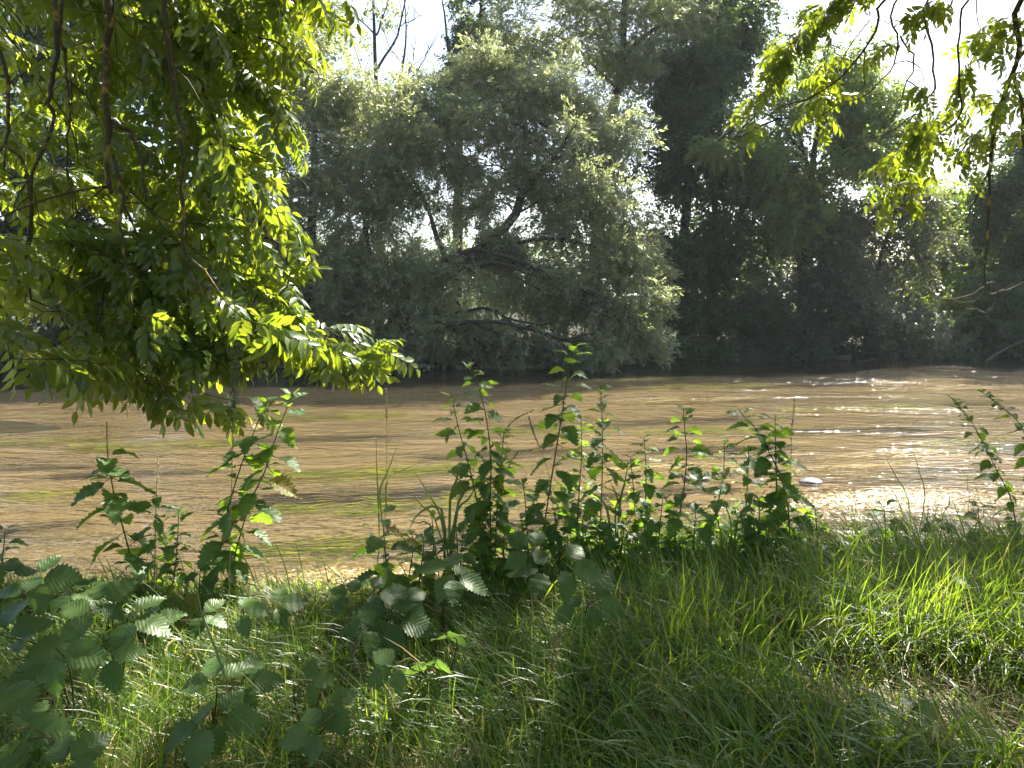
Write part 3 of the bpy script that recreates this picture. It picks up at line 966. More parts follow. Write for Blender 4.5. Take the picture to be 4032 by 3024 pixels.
def build_ash(label, base, limbs, clumps, per, outdir, seed, trunk_pts, trunk_r, extra=None, lscale=1.0):
    rs = np.random.RandomState(seed)
    root = thing('ash_tree', label, 'tree', base)
    g = Geo()
    tube(g, wobble(curve(trunk_pts, 12), 0.03, rs), np.linspace(trunk_r, trunk_r * 0.35, 12), 12, 0.06, rs)
    part('trunk', g, M['bark_near'], root, True)
    limb_pts = []
    for pl, r0, r1 in limbs:
        C = wobble(curve(pl, 26), 0.012, rs)
        g = Geo()
        tube(g, C, np.linspace(r0, r1, 26), 7, 0.12, rs)
        part('branch', g, M['bark_near'], root, True)
        limb_pts.append(C)
    limb_pts = np.concatenate(limb_pts)
    tw = Geo()
    O, D = place_twigs(rs, clumps, limb_pts, per, outdir, tw)
    ok = np.ones(len(O), bool)
    for c, r in STRONG:
        q = O - c
        t = q @ SUN
        ok &= ~((np.linalg.norm(q - t[:, None] * SUN, axis=1) < r + 0.06) & (t > 0))
    O, D = O[ok], D[ok]
    part('twigs', tw, M['bark_near'], root, True, kind='stuff')
    px, py = project(O)
    inside = (px > -150) & (px < W_PX + 150) & (py > -150)
    dist = np.linalg.norm(O - CAM, axis=1) + rs.uniform(0, 1.5, len(O)) + np.where(inside, 0, 50)
    order = np.argsort(dist)
    B = basis(D, (0, 0, 1.0), rs.normal(size=len(O)) * 0.7)
    sc = rs.uniform(0.8, 1.2, len(O)) * lscale
    tid = rs.randint(0, 8, len(O))
    for i in order[:300]:
        o = bpy.data.objects.new('leaf', LEAF_ME[tid[i]])
        m = Matrix(((B[i] * sc[i]).tolist())).to_4x4()
        m.translation = Vector(O[i] - np.array(base))
        o.matrix_basis = m
        o.parent = root
        COL.objects.link(o)
    fg = Geo()
    rest = order[300:]
    for q in range(8):
        s = rest[tid[rest] == q]
        fg.inst(LEAVES[q][0], LEAVES[q][1], O[s], B[s], sc[s])
    if extra is not None:
        EO, ED = extra
        EB = basis(ED, (0, 0, 1.0), rs.normal(size=len(EO)) * 0.4)
        es = rs.uniform(0.95, 1.45, len(EO))
        et = rs.randint(0, 5, len(EO))
        for q in range(5):
            s = et == q
            fg.inst(LEAVES_S[q][0], LEAVES_S[q][1], EO[s], EB[s], es[s])
    part('foliage', fg, M['ash'], root, False, kind='stuff')
    print('ash leaves', len(O), 'extra', 0 if extra is None else len(extra[0]))
    return root


L_BASE = (-5.6, 3.4, 0.5)


def pl(Y, *pts, top=None):
    P = [at(x, y, Y if not isinstance(Y, tuple) else Y[0] + (Y[1] - Y[0]) * i / max(1, len(pts) - 1)) for i, (x, y) in enumerate(pts)]
    if top is not None:
        P = [np.array(top)] + P
    return P


limbsL = [
    (pl(4.7, (425, -40), (419, 182), (419, 474), (425, 687), (440, 760), top=(-2.6, 5.2, 5.0)), 0.024, 0.013),
    (pl(4.7, (437, 474), (510, 523), (547, 608), (568, 784)), 0.014, 0.007),
    (pl(4.7, (444, 608), (462, 729), (486, 996), (520, 1090)), 0.012, 0.006),
    (pl(5.0, (486, 800), (545, 930), (620, 1030), (700, 1120)), 0.008, 0.004),
    (pl(4.7, (640, -60), (687, 413), (723, 523), (717, 693), (730, 1000), top=(-2.2, 5.4, 5.0)), 0.018, 0.008),
    (pl(5.2, (730, 535), (790, 590), (838, 690)), 0.008, 0.003),
    (pl(4.9, (219, 79), (200, 304), (182, 395), (213, 486), (128, 668), (115, 1009), top=(-3.3, 5.8, 5.1)), 0.017, 0.008),
    (pl(4.9, (243, 121), (261, 213), (267, 486), (262, 700), top=(-3.1, 5.8, 5.1)), 0.012, 0.005),
    (pl(4.9, (12, 270), (36, 547), (109, 700), (120, 1180), top=(-3.9, 5.6, 5.0)), 0.015, 0.006),
    (pl(5.4, (923, 900), (935, 1080), (948, 1273)), 0.012, 0.008),
    (pl(5.3, (600, -50), (800, 350), (905, 640), (923, 920), top=(-2.0, 5.4, 5.0)), 0.015, 0.010),
    (pl((5.4, 5.0), (948, 1273), (1000, 1330), (1150, 1370), (1400, 1370), (1540, 1440)), 0.009, 0.003),
    (pl((5.4, 5.1), (910, 850), (1040, 930), (1200, 1010), (1290, 1090)), 0.008, 0.003),
    (pl((5.4, 5.2), (860, 560), (1000, 600), (1150, 690), (1220, 740)), 0.008, 0.003),
    (pl((5.3, 5.2), (700, 100), (950, 130), (1150, 200), (1290, 330)), 0.010, 0.003),
    (pl((5.4, 5.2), (760, 250), (950, 330), (1130, 420), (1220, 520)), 0.009, 0.003),
    (pl(4.9, (298, 1000), (419, 1060), (535, 1042)), 0.006, 0.003),
    (pl(4.8, (780, 1140), (815, 1260), (850, 1370), (800, 1430)), 0.007, 0.004),
    (pl(4.8, (730, 1000), (750, 1290), (790, 1370), (850, 1385)), 0.007, 0.004),
    (pl(5.5, (0, 1060), (80, 1110), (160, 1180)), 0.010, 0.005),
    (pl(4.8, (230, 1330), (260, 1390), (300, 1460)), 0.005, 0.003),
]
for e in ((-2.6, 5.2, 5.0), (-3.3, 5.8, 5.1), (-3.9, 5.6, 5.0), (-2.0, 5.4, 5.0)):
    limbsL.append(([np.array([-5.2, 3.9, 4.6]), np.array([-4.3, 5.0, 6.0]), (np.array([-4.3, 5.0, 6.0]) + np.array(e)) / 2 + np.array([0.2, 0.1, 0.3]), np.array(e)], 0.05, 0.02))
for e in ((-3.0, 6.5, 8.4), (0.5, 7.5, 8.6), (-1.0, 4.5, 8.0), (-4.5, 7.5, 8.0), (1.0, 9.0, 9.0), (-2.0, 9.5, 9.2)):
    e = np.array(e)
    limbsL.append(([np.array([-5.1, 4.0, 5.0]), np.array([-4.0, 4.6, 7.4]), (np.array([-4.0, 4.6, 7.4]) + e) / 2 + np.array([0, 0, 0.4]), e], 0.07, 0.015))

clumpsL = [  # px, py, rx, ry, Y near, Y far, twigs
    (150, 80, 280, 170, 5.0, 7.0, 14), (520, 60, 260, 150, 4.8, 7.0, 14), (850, 90, 240, 150, 4.9, 6.6, 16), (1130, 120, 200, 150, 5.0, 6.2, 16),
    (1120, 320, 170, 150, 5.0, 6.0, 14), (820, 330, 220, 160, 4.9, 6.6, 13), (520, 350, 240, 170, 5.2, 7.0, 11), (180, 380, 260, 200, 5.2, 7.2, 15),
    (1050, 540, 160, 110, 5.0, 5.8, 8), (780, 560, 220, 150, 5.0, 6.4, 10), (450, 640, 220, 180, 5.4, 7.0, 9), (140, 720, 230, 190, 5.2, 7.0, 13),
    (1000, 720, 180, 90, 5.0, 5.8, 8), (780, 800, 190, 140, 4.9, 6.0, 10), (420, 860, 170, 110, 5.6, 6.8, 5), (130, 940, 200, 140, 5.0, 6.6, 8),
    (1140, 980, 150, 100, 5.0, 5.5, 9), (960, 1010, 170, 120, 4.9, 5.6, 9), (650, 1030, 190, 120, 4.7, 5.8, 8), (200, 1130, 240, 120, 4.7, 6.0, 8), (1150, 1120, 90, 80, 5.0, 5.4, 4),
    (620, 1210, 180, 110, 4.6, 5.4, 8), (850, 1250, 150, 100, 4.6, 5.4, 5), (1060, 1390, 190, 80, 4.7, 5.3, 12), (1330, 1410, 160, 70, 4.8, 5.2, 9), (1250, 1480, 110, 50, 4.7, 5.1, 4), (1500, 1450, 80, 40, 4.9, 5.2, 3),
    (650, 1400, 190, 90, 4.5, 5.2, 9), (850, 1500, 170, 90, 4.5, 5.0, 8), (620, 1560, 120, 80, 4.5, 5.0, 5), (900, 1620, 140, 60, 4.5, 4.9, 3), (330, 1270, 130, 60, 4.6, 5.2, 2),
    (330, 1560, 80, 90, 4.5, 4.9, 3), (10, 1400, 30, 50, 4.6, 5.0, 1), (1390, 30, 90, 40, 5.0, 5.4, 3),
]
clumpsL = [(x, y - (75 if y > 1150 and x != 330 else 30), rx, ry, y0, y1, n) for (x, y, rx, ry, y0, y1, n) in clumpsL]
build_ash('ash tree whose leafy drooping branches fill the upper left', L_BASE, limbsL, clumpsL, 0.36, (0.75, -0.1, -0.42), 5001,
          [(-5.6, 3.4, 0.2), (-5.5, 3.5, 2.0), (-5.2, 3.9, 4.6), (-4.9, 4.3, 8.0)], 0.34, (CP[left_side], CD[left_side]))

R_BASE = (6.6, 4.2, 0.5)
RY = 6.4
limbsR = [
    (pl(RY, (3381, -10), (3265, 67), (3180, 150), (3060, 190), top=(3.6, 6.4, 5.3)), 0.012, 0.004),
    (pl(RY, (3496, -20), (3466, 73), (3411, 182), (3302, 316), (3174, 395), (3065, 425), (2960, 500), top=(3.9, 6.4, 5.3)), 0.012, 0.004),
    (pl(RY, (3539, -20), (3533, 140), (3520, 231), (3429, 365), (3296, 419), (3180, 490), top=(3.9, 6.4, 5.3)), 0.010, 0.003),
    (pl(RY, (3545, 140), (3599, 249), (3563, 340), (3520, 450), (3417, 547)), 0.008, 0.003),
    (pl(RY, (3660, -20), (3694, 243), (3654, 389), (3587, 468), (3447, 541), (3308, 608), top=(4.2, 6.4, 5.3)), 0.011, 0.004),
    (pl(RY, (3830, -20), (3776, 140), (3776, 340), (3776, 444), (3697, 541), (3605, 602), (3569, 680), (3500, 760), top=(4.4, 6.4, 5.3)), 0.011, 0.004),
    (pl(RY, (4025, -20), (4013, 200), (3940, 413), (3921, 516), (3891, 668), (3888, 850), (3880, 1009), (3878, 1130), top=(4.9, 6.3, 5.3)), 0.024, 0.007),
    (pl(RY, (3891, 668), (3840, 790), (3800, 870), (3760, 900)), 0.008, 0.003),
    (pl(RY, (4028, 200), (4030, 430), (4045, 700), top=(5.0, 6.3, 5.2)), 0.018, 0.010),
    (pl(RY, (3940, 413), (3880, 400), (3810, 380)), 0.006, 0.003),
    (pl(RY, (3750, 0), (3700, 60), (3560, 90), (3420, 80)), 0.008, 0.003),
]
for e in ((3.6, 6.4, 5.3), (3.9, 6.4, 5.3), (4.2, 6.4, 5.3), (4.4, 6.4, 5.3), (4.9, 6.3, 5.3)):
    limbsR.append(([np.array([6.3, 4.5, 4.4]), np.array([6.0, 5.2, 5.8]), (np.array([6.0, 5.2, 5.8]) + np.array(e)) / 2 + np.array([0.0, 0.3, 0.3]), np.array(e)], 0.06, 0.014))
for e in ((3.0, 6.5, 8.0), (4.0, 8.5, 8.8), (6.5, 8.0, 8.5), (2.0, 8.0, 9.0), (8.0, 6.0, 8.5), (5.0, 10.0, 9.4)):
    e = np.array(e)
    limbsR.append(([np.array([6.3, 4.5, 4.8]), np.array([6.0, 5.0, 7.0]), (np.array([6.0, 5.0, 7.0]) + e) / 2 + np.array([0, 0, 0.4]), e], 0.08, 0.015))
clumpsR = [
    (3130, 130, 150, 70, 6.0, 6.8, 8), (3080, 230, 140, 80, 6.1, 6.7, 8), (3200, 290, 110, 50, 6.1, 6.6, 4), (3290, 60, 180, 80, 6.0, 7.0, 6), (3480, 90, 180, 90, 6.0, 7.0, 4),
    (3060, 440, 100, 60, 6.1, 6.6, 4), (3240, 420, 90, 60, 6.2, 6.6, 4), (2980, 500, 50, 40, 6.1, 6.4, 2), (3180, 500, 80, 30, 6.1, 6.5, 2),
    (3640, 600, 90, 60, 6.1, 6.6, 6), (3780, 590, 90, 60, 6.1, 6.6, 6), (3720, 470, 100, 80, 6.2, 6.8, 2), (3850, 640, 60, 50, 6.2, 6.6, 2),
    (3500, 730, 70, 40, 6.0, 6.4, 3), (3580, 780, 60, 40, 6.0, 6.4, 2), (3470, 790, 30, 30, 6.0, 6.3, 1),
    (3720, 60, 150, 70, 6.0, 7.0, 3), (3900, 80, 150, 90, 6.0, 7.0, 4), (3960, 250, 100, 90, 6.0, 6.8, 2), (3830, 290, 80, 80, 6.2, 6.8, 1), (4010, 450, 50, 90, 6.1, 6.6, 3), (4020, 380, 60, 80, 6.2, 6.6, 2),
    (4080, 150, 100, 200, 6.0, 7.0, 2),
]
rootR = build_ash('ash tree whose thin twigs and sparse sprays hang in from the upper right', R_BASE, limbsR, clumpsR, 0.36, (-0.6, -0.1, -0.5), 5002,
                  [(6.6, 4.2, 0.2), (6.5, 4.3, 2.0), (6.3, 4.5, 4.4), (6.0, 5.0, 8.4)], 0.30, (CP[~left_side], CD[~left_side]), 0.78)
# dead hanging tip of the right branch
rd = np.random.RandomState(12)
for P2, r in (([(3878, 1130), (3900, 1110), (3930, 1150), (3915, 1200), (3880, 1235)], .008), ([(3880, 1100), (3870, 1180), (3850, 1220), (3838, 1250)], .006), ([(3885, 1235), (3840, 1215), (3800, 1215)], .005),
              ([(3880, 1130), (3790, 1170), (3680, 1175)], .007), ([(3900, 1160), (4040, 1110)], .007), ([(3875, 1150), (3820, 1190), (3740, 1180)], .005), ([(3880, 1200), (3880, 1240), (3895, 1255)], .004)):
    g = Geo()
    tube(g, wobble(curve([at(x, y, RY) for x, y in P2], 12), 0.006, rd), np.linspace(r, r * 0.5, 12), 5)
    part('dead_twig', g, M['bark_dead'], rootR, True)

# ------------------------------------------------------------------ small shapes
OCT_V = np.array([[1, 0, 0], [-1, 0, 0], [0, .5, 0], [0, -.5, 0], [0, 0, .5], [0, 0, -.5]], float)
OCT_F = np.array([[0, 2, 4], [2, 1, 4], [1, 3, 4], [3, 0, 4], [2, 0, 5], [1, 2, 5], [3, 1, 5], [0, 3, 5]])


def serrated(seed, teeth=9, L=1.0, Wd=0.62, fold=0.18, bend=0.5, pleat=0.02, cordate=True):
    """ovate toothed leaf along +x with a petiole behind it"""
    r = np.random.RandomState(seed)
    n = teeth * 2 + 1
    t = np.linspace(0, 1, n)
    w = np.sin(np.pi * np.clip(t, 0, 1) ** 0.62) ** 0.9 * 0.5 * Wd
    if cordate:
        w[1] = max(w[1], 0.16)
    tooth = np.where(np.arange(n) % 2 == 1, 0.10, -0.045) * (w > 0.02)
    wob = 0.03 * np.sin(t * 9 + seed)
    V, F4, F3 = [], [], []
    zc = -bend * t ** 2 * 0.5 + 0.0
    cx = t - bend * bend * t ** 3 * 0.12
    for k in (-1, -0.5, 0, 0.5, 1):
        ww = (w + (tooth * 0.6 if abs(k) == 1 else 0)) * k
        xx = cx + (np.where(np.arange(n) % 2 == 1, 0.02, -0.01) if abs(k) == 1 else 0) + 0.10 * abs(k) * (1 - t) * 0.3
        if cordate:
            xx = xx - 0.10 * abs(k) * np.exp(-(t / 0.07) ** 2)
        zz = zc + fold * np.abs(ww) * 1.0 + pleat * np.sin(t * np.pi * teeth * 0.9 - abs(k) * 2.2) * (abs(k) > 0) + wob * abs(k)
        V.append(np.stack([xx, ww, zz], -1))
    V = np.concatenate(V)
    for c in range(4):
        for i in range(n - 1):
            F4.append([c * n + i, c * n + i + 1, (c + 1) * n + i + 1, (c + 1) * n + i])
    g = Geo()
    g.add(V, np.array(F4))
    tube(g, np.array([[-0.28, 0, 0.06], [-0.12, 0, 0.03], [0.02, 0, 0]]), [0.012, 0.011, 0.01], 3)
    g.v = [v + np.array([0.28, 0, -0.06]) for v in g.v]
    return g


NET_ME = [serrated(700 + i, 8, Wd=[.62, .56, .66, .6, .52, .64][i], bend=[.3, .6, .9, .45, .75, .2][i], fold=[.15, .3, .2, .4, .25, .1][i]).mesh('nettle_leaf', M['nettle'], False) for i in range(6)]
BRA_ME = [serrated(720 + i, 9, Wd=[.74, .68, .8, .7][i], bend=[.2, .45, .3, .6][i], fold=[.12, .22, .1, .25][i], pleat=0.010).mesh('bramble_leaf', M['bramble'], True) for i in range(4)]


def put(name, me, root, pos, d, up, roll, s):
    B = basis(np.array([d], float), up, np.array([roll]))[0] * s
    m = Matrix(B.tolist()).to_4x4()
    m.translation = Vector(pos) - Vector(root.location)
    o = bpy.data.objects.new(name, me)
    o.matrix_basis = m
    o.parent = root
    COL.objects.link(o)
    return o


NG = 'stinging nettles along the edge of the near bank'


def nettle(label, pts, Y, scale=1.0, spacing=0.075, flowers=0.5, seed=0, pale=False, bare_top=0.0):
    rs = np.random.RandomState(9000 + seed)
    P = [at(x, y, Y) for x, y in pts]
    gz = float(bank_z(np.array(P[-1][0]), np.array(P[-1][1]))) - 0.02
    e = P[-1].copy()
    dirn = P[-1] - P[-2]
    if e[2] > gz + 0.05:
        k = (e[2] - gz)
        e = e + np.array([dirn[0] / max(1e-3, -dirn[2]) * k * 0.5, 0, -k])
        P.append(e)
    C = curve(P, 40)
    C[:, 1] += np.linspace(0, 1, 40) ** 2 * 0.0
    base = C[-1]
    root = thing('stinging_nettle', label, 'nettle', base, NG)
    L = np.concatenate([[0], np.cumsum(np.linalg.norm(np.diff(C, axis=0), axis=1))])
    g = Geo()
    tube(g, C, np.linspace(0.0022, 0.0048, 40) * (0.8 + 0.3 * scale), 5)
    part('stem', g, M['stem_pale' if pale else 'stem'], root, True)
    s, k = 0.012, 0
    phi = rs.uniform(0, 6.28)
    while s < L[-1] - 0.1:
        t = s / L[-1]
        q = np.array([np.interp(s, L, C[:, i]) for i in range(3)])
        size = np.interp(t, [0, .05, .15, .4, .7, 1], [.05, .085, .12, .145, .15, .10]) * scale * rs.uniform(.8, 1.15)
        if t >= bare_top:
            for sd in (0, math.pi):
                if rs.uniform() < 0.05:
                    continue
                a = phi + sd + rs.normal() * 0.25
                el = np.interp(t, [0, .08, .3, 1], [0.7, 0.15, -0.25, -0.75]) + rs.normal() * 0.2
                d = np.array([math.cos(a) * math.cos(el), math.sin(a) * math.cos(el), math.sin(el)])
                put('leaf', NET_ME[rs.randint(6)], root, q, d, (0, 0, 1.0), rs.normal() * 0.3, size)
        for _ in range(rs.randint(0, 3)):
            if t >= bare_top and t > 0.2:
                a = rs.uniform(0, 6.28)
                d = np.array([math.cos(a), math.sin(a), rs.uniform(-.3, .6)])
                put('leaf', NET_ME[rs.randint(6)], root, q, d, (0, 0, 1.0), rs.normal() * 0.3, size * rs.uniform(.35, .6))
        if rs.uniform() < flowers and 0.03 < t < 0.7:
            fg = Geo()
            no = rs.randint(4, 7)
            for j in range(no):
                a = rs.uniform(0, 6.28)
                ln = rs.uniform(.025, .055) * (0.6 + 0.6 * scale)
                m_ = 6
                tt = np.linspace(0.1, 1, m_)
                Q = q + np.stack([np.cos(a) * ln * .8 * tt, np.sin(a) * ln * .8 * tt, .3 * ln * tt - 1.1 * ln * tt ** 2], -1)
                fg.inst(OCT_V, OCT_F, Q, basis(rs.normal(size=(m_, 3)), (0, 0, 1.), np.zeros(m_)), rs.uniform(.0022, .0042, m_) * (1.2 if pale else 1))
            part('flower_cluster', fg, M['catkin_pale' if pale else 'catkin'], root)
        s += spacing * np.interp(t, [0, .1, .5, 1], [.3, .6, .85, .9]) * rs.uniform(.85, 1.15)
        phi += math.pi / 2 + rs.normal() * 0.2
        k += 1
    return root


NETTLES = [
    ('dark nettle with drooping leaves standing left of the pale flowering stem', [(420, 1660), (425, 1800), (450, 1950), (490, 2100), (530, 2260), (550, 2380)], 4.15, 1.25, .095, .5, False, 0.12),
    ('pale flowering nettle with creamy tassels and few leaves', [(622, 1800), (617, 1930), (612, 2060), (610, 2200), (606, 2340)], 4.2, .75, .075, 1.0, True, 0.25),
    ('small thin nettle just right of the pale flowering one', [(703, 2010), (700, 2110), (690, 2230), (678, 2340)], 4.2, .75, .075, .5, False, 0.0),
    ('tall dark slanting nettle, left one of a crossing pair', [(1051, 1577), (1000, 1700), (960, 1802), (899, 1996), (870, 2156), (829, 2380)], 4.1, 1.2, .095, .3, False, 0.0),
    ('tall dark slanting nettle, right one of a crossing pair', [(1154, 1547), (1094, 1699), (1045, 1850), (984, 1984), (923, 2192), (881, 2374)], 4.15, 1.15, .095, .4, False, 0.0),
    ('nettle with lit top, shorter one left of the twin-topped clump', [(1778, 1559), (1795, 1640), (1820, 1740), (1848, 1840), (1880, 1990), (1900, 2180)], 4.45, .95, .075, .7, False, 0.0),
    ('tall nettle with bright green top in front of the dark willow shade', [(1848, 1437), (1891, 1547), (1918, 1668), (1933, 1820), (1930, 1996), (1935, 2250)], 4.4, 1.0, .075, .8, False, 0.0),
    ('tallest nettle with bright top leaves and hanging green tassels', [(2261, 1358), (2245, 1440), (2231, 1516), (2207, 1668), (2182, 1820), (2158, 1972), (2120, 2220)], 4.4, 1.1, .08, .9, False, 0.0),
    ('nettle with straight tasselled stem right of the tallest nettle', [(2365, 1522), (2371, 1668), (2371, 1881), (2365, 2040), (2360, 2230)], 4.5, .95, .075, .9, False, 0.0),
    ('sunlit yellow-green nettle left of a taller dark-footed one', [(2535, 1719), (2542, 1800), (2543, 1880), (2540, 2050), (2530, 2220)], 4.6, .8, .07, .1, False, 0.0),
    ('small sunlit nettle closest to a long upright reed blade', [(2482, 1795), (2490, 1880), (2500, 2000), (2501, 2180)], 4.6, .7, .07, .1, False, 0.0),
    ('dark-footed nettle with one yellow leaf at its tip', [(2691, 1610), (2697, 1700), (2704, 1795), (2690, 1943), (2657, 2140)], 4.55, 1.05, .075, .2, False, 0.0),
    ('bright yellow-green nettle with leaning pale stem', [(2853, 1740), (2852, 1800), (2847, 1880), (2826, 1985), (2788, 2130)], 4.6, .85, .07, .0, False, 0.0),
    ('small pointed nettle between the bright leaning one and the flowering pair', [(2948, 1770), (2946, 1850), (2940, 1960), (2931, 2100)], 4.65, .8, .075, .1, False, 0.0),
    ('flowering nettle leaning to the left with bushy seeding tip', [(2906, 1610), (2940, 1650), (2982, 1698), (3041, 1804), (3075, 1880), (3100, 1980), (3109, 2100)], 4.6, 1.05, .07, .9, False, 0.0),
    ('upright dark nettle crossing the leaning flowering one', [(3052, 1631), (3053, 1720), (3056, 1850), (3064, 2130)], 4.65, 1.0, .075, .5, False, 0.0),
    ('thin seeding nettle leaning left near the right edge', [(3745, 1565), (3812, 1644), (3873, 1747), (3933, 1869), (3982, 1972), (4010, 2150)], 5.0, .7, .07, .9, False, 0.0),
    ('thin seeding nettle cut by the right edge', [(3861, 1541), (3952, 1608), (4025, 1687), (4080, 1850), (4120, 2120)], 5.0, .7, .07, .9, False, 0.0),
    ('short broad-leaved nettle beside the dark brambles left of centre', [(1500, 2010), (1510, 2090), (1518, 2200), (1522, 2320)], 4.1, 1.15, .09, .0, False, 0.0),
    ('tiny bright green nettle in front of the twin-topped clump', [(1824, 2085), (1818, 2160), (1812, 2260)], 4.1, .75, .06, .0, False, 0.0),
    ('low nettle with dark leaves at the foot of the tallest nettle', [(2060, 1900), (2070, 2000), (2080, 2200)], 4.3, .95, .075, .2, False, 0.0),
    ('low nettle between the tallest nettle and the tasselled one', [(2280, 1930), (2275, 2030), (2270, 2210)], 4.4, .95, .075, .3, False, 0.0),
    ('low dark nettle at the foot of the sunlit yellow-green one', [(2610, 1960), (2600, 2060), (2590, 2200)], 4.4, .95, .075, .1, False, 0.0),
    ('low dark nettle below the bright leaning nettle', [(2740, 2010), (2735, 2080), (2730, 2200)], 4.4, .95, .075, .1, False, 0.0),
    ('low spreading nettle right of the upright dark nettle', [(3210, 2010), (3215, 2070), (3220, 2200)], 4.6, 1.0, .07, .0, False, 0.0),
    ('low nettle with two broad lit leaves above the right grass', [(3480, 1990), (3485, 2060), (3490, 2180)], 4.8, 1.1, .08, .0, False, 0.0),
    ('low nettle in the grass below the seeding nettles at the right', [(3850, 1990), (3855, 2060), (3860, 2180)], 4.9, 1.1, .08, .0, False, 0.0),
    ('low nettle with yellowing leaves at the far right corner of the bank', [(4000, 2060), (4000, 2130), (4000, 2250)], 4.6, 1.1, .08, .0, False, 0.0),
    ('thin leafy nettle tip at the left edge by the water', [(20, 2080), (15, 2150), (5, 2260)], 4.2, .8, .075, .5, False, 0.0),
    ('drooping nettle in the dense clump left of the tallest nettle', [(1985, 1700), (1975, 1800), (1960, 1950), (1950, 2200)], 4.5, .9, .07, .3, False, 0.0),
    ('half-hidden nettle behind the tallest nettle', [(2290, 1660), (2290, 1800), (2280, 1950), (2270, 2200)], 4.7, .9, .075, .3, False, 0.0),
    ('short nettle at the left foot of the leaning flowering nettle', [(2990, 1960), (2990, 2050), (2985, 2200)], 4.5, .9, .075, .1, False, 0.0),
    ('low nettle among the reed blades left of the twin-topped clump', [(1700, 2030), (1705, 2100), (1710, 2250)], 4.4, .9, .075, .0, False, 0.0),
    ('low nettle left of the crossing dark pair', [(790, 2220), (785, 2300), (780, 2400)], 4.0, .8, .075, .2, False, 0.0),
]
for i, (lab, pts, Y, sc_, sp_, fl, pale, bt_) in enumerate(NETTLES):
    nettle(lab, pts, Y, sc_, sp_, fl, i, pale, bt_)

rn = np.random.RandomState(314)
ORD = 'first second third fourth fifth sixth seventh eighth ninth tenth eleventh twelfth thirteenth fourteenth fifteenth sixteenth seventeenth eighteenth nineteenth twentieth twenty-first twenty-second'.split()
for i in range(22):
    x0 = [1460, 1600, 1690, 1790, 1880, 1980, 2080, 2180, 2290, 2400, 2480, 2580, 2680, 2790, 2900, 3000, 3140, 3260, 3380, 3560, 3700, 3920][i] + rn.uniform(-40, 40)
    y0 = np.interp(x0, [1400, 1900, 2600, 3200, 4000], [2170, 2050, 2050, 2070, 2080]) + rn.uniform(-60, 70)
    nettle('low young nettle at the bank edge, %s in its low row counted from the left' % ORD[i], [(x0, y0), (x0 + rn.uniform(-12, 12), y0 + 60), (x0 + rn.uniform(-20, 20), y0 + 190)], rn.uniform(4.2, 4.55) + 0.1 * max(0, (x0 - 2016) / 650), rn.uniform(.75, 1.1), .07, .05, 400 + i)

# ------------------------------------------------------------------ brambles
BG = 'brambles growing in the bank grass'


def bramble(label, leaves, seed, h=0.2):
    """leaves: (px, py, leaflet length, facing angle in the ground plane, tilt) of three-part leaves"""
    rs = np.random.RandomState(8000 + seed)
    pos = [onz(l[0], l[1], 0.55 + h * rs.uniform(.8, 1.3)) for l in leaves]
    cx = np.mean(pos, axis=0)
    base = np.array([cx[0] + rs.uniform(-.1, .1), cx[1] + 0.12, 0])
    base[2] = float(bank_z(base[0], base[1])) - 0.01
    root = thing('bramble', label, 'bramble', base, BG)
    for p, (px, py, Ls, yaw, tilt) in zip(pos, leaves):
        a = math.radians(yaw)
        fw = np.array([math.cos(a), math.sin(a), 0])
        nrm = norm(np.array([0, -math.sin(tilt), math.cos(tilt)]) + rs.normal(size=3) * 0.12)
        fw = norm(fw - nrm * np.dot(fw, nrm))
        sd = np.cross(nrm, fw)
        hub = p - fw * Ls * 0.35
        g = Geo()
        midp = (base + hub) / 2 + np.array([rs.normal() * .04, rs.normal() * .04, 0.10])
        tube(g, curve([base, midp, hub], 9), np.linspace(0.0042, 0.002, 9), 5)
        part('cane', g, M['cane'], root, True)
        for ang, s in ((0, 1.0), (1.25, .82), (-1.25, .82)):
            d = fw * math.cos(ang) + sd * math.sin(ang) + nrm * rs.uniform(-.35, .02)
            put('leaflet', BRA_ME[rs.randint(4)], root, hub, d, nrm, rs.normal() * 0.15, Ls * s * rs.uniform(.9, 1.1))
    return root


